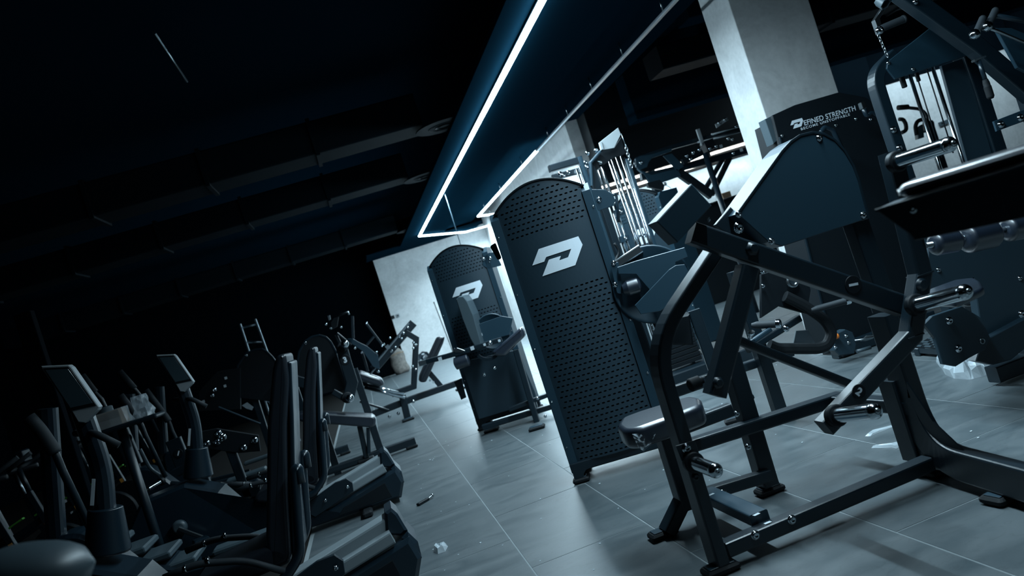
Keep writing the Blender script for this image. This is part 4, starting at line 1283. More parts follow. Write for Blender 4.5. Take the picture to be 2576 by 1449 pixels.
t = PG.at(1640, 440); MB().beam(V((t.x, t.y, 0)), t, 0.09, 0.09, PG.n).build('post', 'paint', G)
t = PG.at(1893, 372); MB().beam(V((t.x, t.y, 0)), t, 0.09, 0.09, PG.n).build('post', 'paint', G)
# hook with wire loop on the turned cover
hk = G
PK2 = PL(0, 9.25, 0)
plate(hk, 'pulley_block', PK2, [(1628, 460), (1660, 452), (1672, 465), (1670, 478), (1632, 470)], 0.06, 0.0, 'black', 0.004)
bolt(hk, PK2.at(1673, 463, 0.01), PK2.n, 0.018)
cable(hk, fillet([PK2.at(*q) for q in ((1676, 466), (1688, 472), (1687, 486), (1694, 498))], 0.02, 4), 0.004, 'steel', 'wire_loop')
cable(hk, fillet([PK2.at(*q) for q in ((1694, 498), (1684, 505), (1678, 515))], 0.02, 4), 0.006, 'black', 'strap')

# dark low counter by the right-hand wall with a carton on it
cz = yat(1840, 494, 12.1).z
cnt = thing('low_counter', 'low black counter against the lit back wall', 'counter', V((6.2, 12.1, 0)))
x0, x1 = yat(1695, 530, 12.0).x, yat(1905, 470, 12.0).x
MB().box(((x0 + x1) / 2, 12.25, 0.0), (x1 - x0, 0.5, cz - 0.03), 0, 0.01).build('carcass', 'black', cnt)
MB().box(((x0 + x1) / 2, 12.25, cz - 0.03), (x1 - x0 + 0.04, 0.54, 0.03), 0, 0.004).build('top', 'black', cnt)
cb = yat(1824, 493, 12.15)
crt = thing('carton', 'small brown carton on the low black counter', 'box', V((cb.x, cb.y, cz)))
MB().box((cb.x, cb.y, cz), (0.15, 0.12, 0.09), 4, 0.003).build('box_body', 'card', crt)
MB().box((cb.x, cb.y - 0.0, cz + 0.0901), (0.152, 0.03, 0.001), 4, 0.0002).build('tape', 'sticker', crt)

# ================================================================== leg press by the pale wall
PP = PL(0, 11.2, 0)
LPm = thing('leg_press', 'black leg press with sloping rail and frame before the pale back wall', 'weight machine', V((0.2, 11.3, 0)))
sl = mem(LPm, 'sloping_rail', PP, [(940, 930), (1040, 812)], 0.11, 0.08, 0.0)
mem(LPm, 'lit_top_strip', PP, [(947, 912), (1029, 813)], 0.025, 0.02, 0.05, 'alu')  # pale bar standing in for the rail's lit top
mem(LPm, 'lit_top_strip', PP, [(928, 945), (952, 918)], 0.02, 0.02, 0.05, 'alu')
plate(LPm, 'clamp', PP, [(968, 872), (976, 866), (982, 876), (974, 880)], 0.03, 0.07, 'alu', 0.001)
mem(LPm, 'end_frame', PP, [(1020, 836), (1047, 852), (1041, 972), (985, 992)], 0.075, 0.09, 0.0)
plate(LPm, 'foot_sled', PP, [(873, 852), (887, 851), (900, 859), (924, 871), (951, 893), (955, 930), (938, 922), (913, 884), (885, 865)], 0.03, 0.12, 'sheet', 0.003)
mem(LPm, 'sled_bar', PP, [(886, 795), (888, 852)], 0.04, 0.04, 0.2)
mem(LPm, 'sled_bar', PP, [(921, 814), (963, 870)], 0.035, 0.04, 0.05)
mem(LPm, 'sled_bar', PP, [(941, 846), (922, 868)], 0.03, 0.04, 0.05)
mem(LPm, 'sled_bar', PP, [(848, 838), (884, 868)], 0.03, 0.04, 0.1)
mem(LPm, 'sled_bar', PP, [(845, 842), (862, 880)], 0.045, 0.05, 0.05)
mem(LPm, 'sled_bar', PP, [(910, 885), (925, 935)], 0.04, 0.04, 0.0)
MB().tube([PP.at(848, 795, 0.2), PP.at(875, 785, 0.2), PP.at(878, 792, 0.2)], 0.012, 8).build('catch_bar', 'steel', LPm)
plate(LPm, 'catch_block', PP, [(824, 795), (830, 793), (832, 803), (827, 806)], 0.05, 0.1, 'alu', 0.001)
plate(LPm, 'catch_bracket', PP, [(832, 812), (840, 800), (852, 798), (848, 822), (835, 828)], 0.05, 0.12, 'black', 0.002)
for px, py in ((1026, 824), (1015, 838), (1011, 852), (1005, 847), (995, 874), (984, 884), (986, 883), (1045, 868), (1047, 868), (1040, 862), (1046, 930), (1040, 876), (1038, 922), (981, 850), (922, 813), (966, 866), (961, 870), (947, 886), (858, 823), (820, 816), (832, 826), (863, 871), (952, 935), (910, 887), (893, 876)):
    bolt(LPm, PP.at(px, py, 0.13), PP.n, 0.014)
for a in ((917, 974, 1019, 1001), (912, 966, 1016, 992)):
    MB().tube([PP.at(a[0], a[1], 0.15), PP.at(a[2], a[3], 0.15)], 0.022, 12).build('guide_rod', 'chrome', LPm)
pz = [PP.at(x, y, 0.2) for x, y in ((895, 938), (905, 933), (962, 952), (968, 968), (955, 974), (898, 955))]
MB().pad(fillet([pz[-1]] + pz + [pz[0]], 0.04, 3)[1:-1], PP.n, 0.35, 0.04).build('seat', 'wrapped', LPm)
mem(LPm, 'base_rail', PP, [(930, 1045), (1040, 1002), (1165, 958)], 0.085, 0.09, 0.0)
mem(LPm, 'base_leg', PP, [(1012, 995), (1026, 1055)], 0.09, 0.08, 0.05)
mem(LPm, 'base_strut', PP, [(1078, 935), (1112, 975)], 0.07, 0.07, 0.0)
mem(LPm, 'low_strut', PP, [(905, 1010), (978, 1032)], 0.03, 0.04, 0.05)
foot(LPm, zat(1028, 1058, 0), 0.16, 0.12)
foot(LPm, zat(1160, 980, 0), 0.16, 0.12)
for px, py in ((1002, 1040), (980, 1048), (1040, 1010)):
    bolt(LPm, PP.at(px, py, 0.06), PP.n, 0.018)
pz = [PP.at(x, y, 0.25) for x, y in ((1103, 847), (1120, 846), (1116, 862), (1072, 962), (1056, 962), (1058, 945))]
MB().pad(fillet([pz[-1]] + pz + [pz[0]], 0.03, 3)[1:-1], PP.n, 0.3, 0.025).build('back_pad', 'vinyl', LPm)
sticker(LPm, PP, 1082, 957, 0.06, 0.03); sticker(LPm, PP, 1090, 962, 0.06, 0.03)

# sack and weight plate against the wall
b0 = zat(1012, 946, 0.0); ys = YB - 0.75
sb_ = yat(1016, 945, ys)
sk = thing('sack', 'lumpy pale sack standing behind the leg press', 'sack', V((sb_.x, ys, 0)))
rg = []
random.seed(11)
Hs = yat(1012, 868, ys).z
for k in range(13):
    t = k / 12.0; rr = 0.19 * (1 - 0.12 * t) * (math.sqrt(max(0.0, 1 - max(0, (t - 0.72) / 0.28) ** 2)) if t > 0.72 else 1) + (0.015 if k else -0.03)
    if k == 12: rr = 0.02
    rg.append([V((sb_.x - 0.03 * t + rr * math.cos(a) * (1 + 0.08 * math.sin(3 * a + k)), ys + rr * 0.7 * math.sin(a), 0.005 + t * (Hs - 0.005) + 0.01 * math.sin(4 * a))) for a in [2 * math.pi * q / 20 for q in range(20)]])
MB().ring_strip(rg, True, True, True).build('sack_body', 'sack', sk)
MB().ring_strip([[p + (p - sum(rg[9], V((0, 0, 0))) / 20).normalized() * 0.008 + V((0, 0, dz)) for p in rg[9]] for dz in (0.0, 0.02)], True, False, True).build('tie', 'card', sk)
wpc = yat(1066, 897, YB - 0.25)
wp = thing('weight_plate', 'octagonal grip weight plate leaning at the pale back wall', 'weight plate', V((wpc.x, wpc.y, 0)))
R8 = 0.175
oc = MB().lathe(V((wpc.x, wpc.y, R8)), (0, -1, 0.12), [(0, R8), (0.03, R8), (0.035, R8 * 0.9), (0.022, R8 * 0.85), (0.022, R8 * 0.35), (0.035, R8 * 0.3), (0.035, R8 * 0.16)], 8)
oc.build('disc', 'plastic', wp)
MB().lathe(V((wpc.x, wpc.y - 0.002, R8)), (0, -1, 0.12), [(0.03, R8 * 0.17), (0.04, R8 * 0.17), (0.04, R8 * 0.12), (0.03, R8 * 0.12)], 20, False).build('hub', 'steel', wp)
for k in range(3):
    a = math.radians(90 + 120 * k); c = V((wpc.x + 0.105 * math.cos(a), wpc.y - 0.026, R8 + 0.105 * math.sin(a)))
    ex = V((-math.sin(a), 0, math.cos(a)))
    MB().beam(c - ex * 0.035, c + ex * 0.035, 0.03, 0.006, (0, -1, 0)).build('grip_slot', 'sticker', wp)

# machine with padded loops seen far behind the pulley tower's rods
PV = PL(0, 9.8, 0)
def pxs_(pl, pts, off=0.0): return [pl.at(x, y, off) for x, y in pts]
fv = thing('chest_fly_machine', 'dark chest-fly machine with padded loops seen through the chrome-rod tower', 'weight machine', V((7.3, 9.9, 0)))
gr = MB().tube([PV.at(2259, 271), PV.at(2284, 269)], 0.035, 12).build('grip', 'rubber', fv)
MB().tube(fillet(pxs_(PV, [(2284, 271), (2314, 274), (2330, 286), (2334, 306)]), 0.08, 6), 0.022, 12).build('swing_arm', 'paint', fv)
for lp in ([(2262, 300), (2272, 300), (2279, 312), (2280, 328), (2268, 334)], [(2306, 340), (2302, 318), (2308, 304), (2322, 300), (2332, 306)]):
    MB().tube(fillet(pxs_(PV, lp), 0.05, 5), 0.026, 12).build('padded_loop', 'rubber', fv)
plate(fv, 'hinge_box', PV, [(2333, 304), (2350, 305), (2353, 322), (2336, 330)], 0.1, 0.0, 'black', 0.004)
plate(fv, 'back_pad', PV, [(2306, 322), (2322, 312), (2326, 345), (2310, 350)], 0.06, 0.02, 'greyplastic', 0.008)
MB().tube([PV.at(2312, 336), PV.at(2336, 328)], 0.014, 8).build('press_bar', 'steel', fv)
t = PV.at(2334, 306); MB().beam(V((t.x, t.y, 0)), t, 0.09, 0.09, PV.n).build('post', 'paint', fv)
MB().box((t.x, t.y + 0.1, 0.0), (0.9, 0.5, 0.08), 0, 0.01).build('base', 'paint', fv)
tg = PL(0, YR - 0.03, 0)
p = tg.at(2377, 307)
wt = thing('wall_tray', 'small dark box on the pale wall behind the chrome-rod tower', 'box', p)
plate(wt, 'case', tg, [(2362, 308), (2386, 299), (2388, 309), (2366, 318)], 0.025, 0.0, 'greyplastic', 0.003)
plate(wt, 'slot', tg, [(2368, 309), (2376, 306), (2377, 310), (2369, 313)], 0.003, 0.003, 'black', 0.0005)

# thin rod hanging from the ceiling before the back wall
ra, rb_ = yat(1136, 538, 13.0), yat(1170, 652, 13.0)
rd = thing('ceiling_rod', 'thin steel rod hanging from the ceiling left of the nearest cover', 'rod', V((ra.x, ra.y, rb_.z)))
MB().tube([V((rb_.x, rb_.y, rb_.z)), V((ra.x, ra.y, ZP + 0.001))], 0.007, 8).build('rod', 'sheet', rd)
MB().lathe(V((ra.x, ra.y, ZP - 0.02)), (0, 0, 1), [(0, 0.012), (0.002, 0.035), (0.02, 0.04)], 14).build('ceiling_rose', 'black', rd)


# ================================================================== dark left side: recumbent bikes
def pxs(pl, pts, off=0.0): return [pl.at(x, y, off) for x, y in pts]


def copy_tree(o, dx, label, parent=None, root=True):
    c = o.copy(); COL.objects.link(c)
    if root:
        c.location = o.location + V(dx); c['label'] = label; WORLD[c.name] = c.location.copy()
    else:
        c.parent = parent; c.matrix_parent_inverse = o.matrix_parent_inverse.copy()
    for k in list(o.children):
        copy_tree(k, dx, None, c, False)
    return c


PB1 = PL(0, 4.0, 0)
def xz(x, z, y=4.0): return V((x, y, z))


rb = thing('recumbent_bike', 'recumbent bike with silver seat rail in the lower left foreground, nearest of two', 'exercise bike', V((-0.8, 4.2, 0)), 'recumbent bikes')
# side body under the rail
body = [xz(-0.05, 0.13), xz(-0.075, 0.24), xz(-0.14, 0.225), xz(-0.55, 0.135), xz(-1.0, 0.07), xz(-1.25, 0.50), xz(-1.45, 0.62), xz(-1.75, 0.60), xz(-1.9, 0.42), xz(-1.85, 0.12), xz(-1.0, 0.05), xz(-0.5, 0.04), xz(-0.10, 0.03)]
MB().prism([p + V((0, -0.02, 0)) for p in body], (0, -1, 0), 0.30, 0.02).build('body_shell', 'plastic', rb)
MB().prism([xz(-0.18, 0.17, 3.977), xz(-0.50, 0.105, 3.977), xz(-0.55, 0.06, 3.977), xz(-0.16, 0.06, 3.977)], (0, -1, 0), 0.006, 0.003).build('side_panel', 'black', rb)
r0, r1 = xz(-0.15, 0.315, 4.12), xz(-1.15, 0.105, 4.12)
MB().sweep([r0, r1], rrect(0.07, 0.13, 0.012), (0, 1, 0)).build('seat_rail', 'railgrey', rb)
MB().sweep([r0 + V((0, -0.095, -0.05)), r1 + V((0, -0.095, -0.05))], rrect(0.06, 0.085, 0.01), (0, 1, 0)).build('rail_ledge', 'railgrey', rb)
MB().prism([xz(-0.175, 0.275, 4.04), xz(-0.15, 0.375, 4.04), xz(-0.115, 0.385, 4.04), xz(-0.095, 0.35, 4.04), xz(-0.075, 0.26, 4.04), xz(-0.11, 0.245, 4.04)], (0, -1, 0), 0.20, 0.012).build('end_cap', 'plastic', rb)
MB().prism([xz(-0.11, 0.24, 4.0), xz(-0.075, 0.258, 4.0), xz(-0.045, 0.20, 4.0), xz(-0.05, 0.12, 4.0), xz(-0.10, 0.10, 4.0)], (0, -1, 0), 0.28, 0.02).build('rear_cover', 'plastic', rb)
# seat: curved shell seen from the side, cushion in front of it
for nm, sh, th, m, y0 in (('seat_back', [(-0.345, 1.235), (-0.385, 1.24), (-0.42, 1.19), (-0.52, 0.95), (-0.60, 0.70), (-0.68, 0.46), (-0.70, 0.33), (-0.60, 0.34), (-0.53, 0.62), (-0.44, 0.92), (-0.365, 1.12)], 0.40, 'vinyl', 3.93),
                          ('seat_shell', [(-0.335, 1.19), (-0.355, 1.20), (-0.43, 0.92), (-0.52, 0.62), (-0.60, 0.34), (-0.555, 0.33), (-0.495, 0.62), (-0.405, 0.93)], 0.36, 'plastic', 3.95)):
    pts = [xz(a, b, y0) for a, b in sh]
    MB().pad(fillet([pts[-1]] + pts + [pts[0]], 0.03, 3)[1:-1], (0, -1, 0), th, 0.02 if nm == 'seat_back' else 0.008).build(nm, m, rb)
sq = [xz(-0.60, 0.40, 3.93), xz(-0.66, 0.44, 3.93), xz(-1.02, 0.40, 3.93), xz(-1.05, 0.35, 3.93), xz(-0.95, 0.31, 3.93), xz(-0.60, 0.33, 3.93)]
MB().pad(fillet([sq[-1]] + sq + [sq[0]], 0.03, 3)[1:-1], (0, -1, 0), 0.42, 0.025).build('seat_cushion', 'vinyl', rb)
for y in (3.90, 4.36):
    gt = fillet([xz(-0.455, 0.66, y), xz(-0.445, 0.73, y), xz(-0.465, 0.72, y), xz(-0.55, 0.36, y), xz(-0.66, 0.27, y), xz(-0.80, 0.30, y)], 0.05, 5)
    MB().tube(gt, 0.023, 12).build('side_handle', 'plastic', rb)
    hb = fillet([xz(-0.62, 0.30, y), xz(-0.78, 0.42, y), xz(-0.98, 0.48, y), xz(-1.12, 0.47, y)], 0.06, 5)
    h_ = MB().tube(hb, 0.016, 12).build('grip_bar', 'grip', rb)
    for t in (0.92, 1.02):
        MB().tube([xz(-t, 0.475, y), xz(-t - 0.012, 0.475, y)], 0.0185, 12).build('pulse_ring', 'chrome', h_)
MB().prism([xz(-0.50, 0.29, 3.97), xz(-0.42, 0.29, 3.97), xz(-0.39, 0.25, 3.97), xz(-0.40, 0.19, 3.97), xz(-0.70, 0.11, 3.97), xz(-0.78, 0.20, 3.97)], (0, -1, 0), 0.02, 0.003).build('carriage_plate', 'paint', rb)
for a, z in ((-0.43, 0.235), (-0.60, 0.20)):
    bolt(rb, xz(a, z, 3.949), (0, -1, 0), 0.010)
MB().lathe(xz(-0.74, 0.155, 3.955), (0, -1, 0), [(0, 0.012), (0.02, 0.018), (0.035, 0.016), (0.042, 0.008)], 14).build('adjust_knob', 'red', rb)
# pedals, mast and console in front
MB().lathe(xz(-1.55, 0.36, 3.96), (0, -1, 0), [(0, 0.05), (0.03, 0.05), (0.04, 0.03)], 18).build('crank_hub', 'greyplastic', rb)
MB().beam(xz(-1.55, 0.36, 3.91), xz(-1.42, 0.25, 3.90), 0.03, 0.015, (0, -1, 0)).build('crank_arm', 'steel', rb)
MB().box((-1.42, 3.83, 0.235), (0.10, 0.11, 0.03), 20, 0.008).build('pedal', 'plastic', rb)
PC_ = PL(0, 4.15, 0)
MB().sweep(fillet(pxs(PC_, [(268, 1330), (258, 1180), (205, 1030)]), 0.1, 6), rrect(0.085, 0.10, 0.03), (0, -1, 0)).build('mast', 'plastic', rb)
MB().lathe(PC_.at(272, 1390), PC_.at(266, 1290) - PC_.at(272, 1390), [(0, 0.095), (0.01, 0.10), (0.20, 0.075), (0.205, 0.065)], 24).build('mast_boot', 'plastic', rb)
con = plate(rb, 'console', PC_, [(103, 921), (172, 918), (180, 924), (250, 1024), (246, 1032), (214, 1064), (196, 1062), (183, 1040), (105, 928)], 0.05, 0.09, 'lightgrey', 0.004)
plate(con, 'screen_bezel', PC_, [(108, 926), (172, 923), (242, 1020), (178, 1034)], 0.006, 0.094, 'black', 0.001)
plate(con, 'screen', PC_, [(114, 931), (171, 928), (233, 1014), (177, 1026)], 0.006, 0.0955, 'screen', 0.0005)
plate(rb, 'serial_sticker', PC_, [(231, 1205), (240, 1205), (236, 1272), (226, 1272)], 0.002, 0.056, 'sticker', 0.0005)
hbr = fillet([PC_.at(300, 1120, 0.1), PC_.at(240, 1090, 0.1), PC_.at(190, 1090, -0.15)], 0.05, 5)
MB().tube(hbr, 0.016, 12).build('console_grip', 'grip', rb)
for x in (-0.35, -1.6):
    MB().box((x, 4.1, 0.0), (0.07, 0.5, 0.045), 0, 0.012).build('stabiliser', 'rubber', rb)
copy_tree(rb, (0.02, 2.05, 0), 'recumbent bike with silver seat rail standing behind the nearest one')

# ================================================================== row of studio bikes
def tube2(pts, r, nm, m, root, fil=0.0): return MB().tube(fillet([V(p) for p in pts], fil, 4), r, 10).build(nm, m, root)


X0, Y0 = -3.04, 6.5
sp = thing('studio_bike', 'black studio bike in the dark row on the left, nearest of seven', 'exercise bike', V((X0, Y0, 0)), 'studio bikes in a row')
def L(a, b, c): return V((X0 + a, Y0 + b, c))
MB().beam(L(-0.5, -0.25, 0.04), L(-0.5, 0.25, 0.04), 0.06, 0.06, (0, 0, 1)).build('rear_stabiliser', 'paint', sp)
MB().beam(L(0.5, -0.25, 0.04), L(0.5, 0.25, 0.04), 0.06, 0.06, (0, 0, 1)).build('front_stabiliser', 'paint', sp)
MB().beam(L(-0.5, 0, 0.06), L(0.5, 0, 0.06), 0.05, 0.07, (0, 0, 1)).build('lower_beam', 'paint', sp)
MB().beam(L(-0.2, 0, 0.06), L(-0.32, 0, 0.75), 0.05, 0.07, (0, -1, 0)).build('seat_tube', 'paint', sp)
MB().beam(L(-0.25, 0, 0.45), L(0.28, 0, 0.62), 0.05, 0.07, (0, -1, 0)).build('top_tube', 'paint', sp)
fk = MB().beam(L(0.42, -0.03, 0.08), L(0.25, -0.03, 0.85), 0.05, 0.05, (0, -1, 0)).build('fork', 'plastic', sp)
MB().beam(L(0.320, -0.0575, 0.535), L(0.309, -0.0575, 0.585), 0.03, 0.003, (0, -1, 0)).build('amber_sticker', 'amber', fk)
MB().beam(L(0.332, -0.0575, 0.48), L(0.321, -0.0575, 0.53), 0.03, 0.003, (0, -1, 0)).build('white_sticker', 'print', fk)
MB().lathe(L(0.36, -0.10, 0.32), (0, 1, 0), [(0, 0.22), (0.02, 0.23), (0.05, 0.23), (0.07, 0.22)], 28).build('flywheel', 'black', sp)
MB().beam(L(0.02, -0.14, 0.62), L(0.20, -0.14, 0.68), 0.014, 0.05, (0, -1, 0)).build('brake_pad', 'green', sp)
tube2([L(-0.32, 0, 0.7), L(-0.36, 0, 0.98)], 0.018, 'seat_post', 'steel', sp)
sd = [L(-0.52, -0.10, 1.04), L(-0.45, -0.12, 1.04), L(-0.30, -0.05, 1.04), L(-0.16, -0.025, 1.03), L(-0.14, 0, 1.03), L(-0.16, 0.025, 1.03), L(-0.30, 0.05, 1.04), L(-0.45, 0.12, 1.04), L(-0.52, 0.10, 1.04)]
MB().pad(sd, (0, 0, 1), 0.06, 0.02).build('saddle', 'vinyl', sp)
tube2([L(0.25, 0, 0.8), L(0.22, 0, 1.05)], 0.02, 'handlebar_post', 'paint', sp)
for s in (-1, 1):
    tube2([L(0.20, 0, 1.05), L(0.22, 0.2 * s, 1.06), L(0.42, 0.22 * s, 1.14)], 0.016, 'handlebar', 'grip', sp, 0.05)
MB().box(tuple(L(0.28, 0, 1.08)), (0.06, 0.16, 0.1), 0, 0.01).build('display', 'plastic', sp)
for s in (-1, 1):
    MB().beam(L(0.0, 0.09 * s, 0.36), L(0.1 * s, 0.09 * s, 0.22), 0.03, 0.015, (0, -1, 0)).build('crank', 'steel', sp)
    MB().box(tuple(L(0.1 * s, 0.16 * s, 0.21)), (0.09, 0.1, 0.02), 0, 0.005).build('pedal', 'black', sp)
for k, w in enumerate(('second', 'third', 'fourth', 'fifth', 'sixth', 'farthest')):
    copy_tree(sp, (0, 0.68 * (k + 1), 0), 'black studio bike in the dark row on the left, %s of seven' % w)

# ================================================================== cross trainers with padded swing arms
def trainer(label, y, arms, base_px, extra=None):
    pl = PL(0, y, 0)
    b = pl.at(*base_px); X = b.x + 0.25
    r = thing('cross_trainer', label, 'cross trainer', V((X, y, 0)), 'cross trainers on the dark side')
    for a in arms:
        pts = fillet(pxs(pl, a), 0.08, 6)
        e = pts[-1]
        ar = MB().tube(pts + [V((e.x + 0.05, e.y, max(0.4, e.z - 0.4)))], 0.02, 12).build('swing_arm', 'paint', r)
        MB().tube(pts[:max(3, int(len(pts) * 0.75))], 0.034, 14).build('foam_grip', 'grip', ar)
    MB().box((X, y + 0.1, 0.06), (0.8, 0.14, 0.10), 0, 0.03).build('base_beam', 'plastic', r)
    for dx in (-0.36, 0.36):
        MB().box((X + dx, y + 0.1, 0.0), (0.09, 0.42, 0.06), 0, 0.02).build('stabiliser', 'rubber', r)
    hs = [V((X - 0.42, y + 0.0, 0.14)), V((X - 0.42, y, 0.5)), V((X - 0.4, y, 0.72)), V((X - 0.25, y, 0.7)), V((X - 0.05, y, 0.4)), V((X - 0.1, y, 0.14))]
    MB().prism(fillet([hs[-1]] + hs + [hs[0]], 0.08, 4)[1:-1], (0, -1, 0), 0.2, 0.02).build('drive_housing', 'plastic', r)
    MB().sweep([V((X - 0.4, y + 0.1, 0.7)), V((X - 0.25, y + 0.1, 1.35))], rrect(0.09, 0.1, 0.03), (0, -1, 0)).build('mast', 'plastic', r)
    for s in (-1, 1):
        MB().box((X + 0.35 + 0.1 * s, y + 0.1 + 0.16 * s, 0.26 + 0.05 * s), (0.36, 0.14, 0.035), 0, 0.012).build('foot_plate', 'greyplastic', r)
        MB().beam(V((X - 0.3, y + 0.1 + 0.16 * s, 0.3)), V((X + 0.3, y + 0.1 + 0.16 * s, 0.24)), 0.04, 0.04, (0, 0, 1)).build('pedal_arm', 'paint', r)
    return r, pl


trainer('cross trainer with thick curved foam arm at the far left edge', 4.62, [[(72, 1050), (100, 1080), (140, 1140), (158, 1185)]], (150, 1180))
trainer('cross trainer behind the wrapped brown box, two foam arms raised', 7.75, [[(302, 995), (325, 1025), (355, 1065), (366, 1095)], [(205, 945), (235, 985), (255, 1005)]], (350, 1095))
trainer('cross trainer whose arm rises right of the wrapped brown box', 8.8, [[(366, 982), (395, 1020), (425, 1060), (433, 1085)], [(300, 935), (335, 975), (352, 995)]], (430, 1085))

# tall twin-post climber at the far left
PCk = PL(0, 5.05, 0)
cl = thing('stair_climber', 'tall dark stair climber with twin posts behind the tablet console', 'stair climber', V((-1.75, 5.2, 0)))
for a in (((40, 795), (95, 930)), ((56, 788), (118, 935))):
    t, b = PCk.at(*a[0]), PCk.at(*a[1])
    MB().beam(V((b.x, b.y, 0.0)), V((b.x, b.y, t.z)), 0.05, 0.07, PCk.n).build('post', 'darkwall', cl)
cX = PCk.at(100, 930).x
MB().prism([V((cX - 0.45, 5.1, 0.03)), V((cX + 0.4, 5.1, 0.03)), V((cX + 0.4, 5.1, 0.25)), V((cX, 5.1, 0.45)), V((cX - 0.45, 5.1, 0.48))], (0, -1, 0), 0.36, 0.02).build('body', 'plastic', cl)
for k in range(4):
    MB().box((cX + 0.33 - 0.12 * k, 5.28, 0.26 + 0.075 * k), (0.24, 0.33, 0.04), 0, 0.01).build('step', 'greyplastic', cl)

# wrapped brown box and film bundle on a black stand
PW_ = PL(0, 5.68, 0)
c = PW_.at(290, 1072)
stn = thing('stand', 'slim black stand under the wrapped brown box', 'stand', V((c.x, c.y, 0)))
MB().box((c.x + 0.03, c.y, 0.0), (0.34, 0.34, 0.03), 0, 0.01).build('base', 'paint', stn)
MB().tube([V((c.x + 0.03, c.y, 0.03)), V((c.x + 0.03, c.y, c.z - 0.03))], 0.03, 12).build('column', 'paint', stn)
MB().box((c.x + 0.07, c.y, c.z - 0.03), (0.42, 0.24, 0.028), 0, 0.01).build('tray', 'paint', stn)
bx = thing('parcel', 'brown box wrapped in clear film with a grey lid, on a slim black stand', 'box', V((c.x, c.y, c.z)))
MB().box((c.x, c.y, c.z), (0.15, 0.12, 0.10), -8, 0.006).build('box_body', 'card', bx)
MB().lathe(V((c.x - 0.03, c.y, c.z + 0.101)), (0, 0, 1), [(0, 0.05), (0.03, 0.05), (0.035, 0.04)], 20).build('lid', 'greyplastic', bx)
fb = MB(); random.seed(5)
ring = lambda z, k: [V((c.x + sx * (0.085 + random.uniform(0, k)), c.y + sy * (0.07 + random.uniform(0, k)), z)) for sx, sy in ((-1, -1), (0, -1.05), (1, -1), (1.05, 0), (1, 1), (0, 1.05), (-1, 1), (-1.05, 0))]
fb.ring_strip([ring(c.z + 0.002, 0.02), ring(c.z + 0.05, 0.005), ring(c.z + 0.104, 0.004)], True, False, False)
fb.build('film_wrap', 'film', bx)
fbm = thing('film_bundle', 'crumpled clear film bundle beside the wrapped brown box', 'plastic film', V((c.x + 0.18, c.y, c.z)))
rg = [[V((c.x + 0.185 + (0.075 - 0.03 * k / 5) * math.cos(a) * random.uniform(0.75, 1.15), c.y + 0.06 * math.sin(a) * random.uniform(0.75, 1.15), c.z + 0.001 + 0.028 * k)) for a in [2 * math.pi * q / 12 for q in range(12)]] for k in range(6)]
MB().ring_strip(rg, True, True, False).build('film', 'film', fbm)

# ================================================================== plate-loaded machines with rounded covers
def lever_unit(label, y, cover, extra):
    pl = PL(0, y, 0)
    cs = pxs(pl, cover)
    cx = sum(p.x for p in cs) / len(cs)
    r = thing('rounded_cover_machine', label, 'weight machine', V((cx, y, 0)), 'rounded cover machines')
    cv = MB().prism(cs, pl.n, 0.14, 0.004).build('drive_cover', 'black', r)
    MB().sweep([p + V((0, 0.005, 0)) for p in cs[:-2]], rrect(0.02, 0.02, 0.004), pl.n).build('cover_lip', 'plastic', cv)
    lo = min(p.z for p in cs)
    for dx in (-0.2, 0.25):
        MB().beam(V((cx + dx, y + 0.08, 0.0)), V((cx + dx, y + 0.08, lo + 0.15)), 0.07, 0.07, pl.n).build('upright', 'paint', r)
    MB().beam(V((cx - 0.5, y + 0.08, 0.06)), V((cx + 0.6, y + 0.08, 0.06)), 0.07, 0.08, pl.n).build('base_rail', 'paint', r)
    foot(r, V((cx - 0.45, y + 0.08, 0)), 0.12, 0.12); foot(r, V((cx + 0.55, y + 0.08, 0)), 0.12, 0.12)
    for px, py in cover[2:3] + cover[-1:]:
        bolt(r, pl.at(px, py + 5, 0.001), pl.n, 0.014)
    extra(r, pl)
    return r, pl


def ex_b(r, pl):
    lv = mem(r, 'loading_lever', pl, [(858, 868), (868, 905), (886, 962), (876, 1003)], 0.11, 0.06, 0.12)
    number_disc(lv, pl, 868, 905, 0.151, '3', 0.05, 0)
    horn(r, pl.at(862, 873, 0.15), (0.15, -1, 0.1), 0.25, 0.036)
    horn(r, pl.at(873, 1000, 0.15), (0.15, -1, 0.0), 0.25, 0.036)
    mem(r, 'link_bar', pl, [(838, 985), (872, 1005)], 0.06, 0.05, 0.1)
    mem(r, 'link_bar', pl, [(715, 948), (795, 972)], 0.10, 0.06, 0.12)
    mem(r, 'bright_strip', pl, [(846, 890), (880, 990)], 0.02, 0.02, 0.03, 'alu')
    # bench with film-wrapped pad in front
    pz = pxs(pl, [(745, 1042), (760, 1036), (938, 1046), (946, 1052), (945, 1070), (934, 1076), (760, 1062), (745, 1056)], 0.35)
    MB().pad(fillet([pz[-1]] + pz + [pz[0]], 0.03, 3)[1:-1], pl.n, 0.28, 0.022).build('bench_pad', 'wrapped', r)
    mem(r, 'bench_leg', pl, [(905, 1072), (922, 1150)], 0.05, 0.06, 0.25)
    mem(r, 'bench_leg', pl, [(926, 1076), (928, 1140)], 0.035, 0.04, 0.3)
    mem(r, 'bench_rail', pl, [(780, 1200), (922, 1152)], 0.05, 0.06, 0.22)
    MB().box(tuple(pl.at(922, 1160, 0.25)), (0.16, 0.1, 0.03), 0, 0.01).build('bench_foot', 'rubber', r)


lever_unit('machine with rounded cover and lever marked 3, behind the rear recumbent bike', 8.3, [(740, 965), (752, 885), (768, 858), (785, 847), (803, 843), (820, 848), (832, 860), (845, 885), (858, 920), (868, 950), (872, 976), (800, 995)], ex_b)


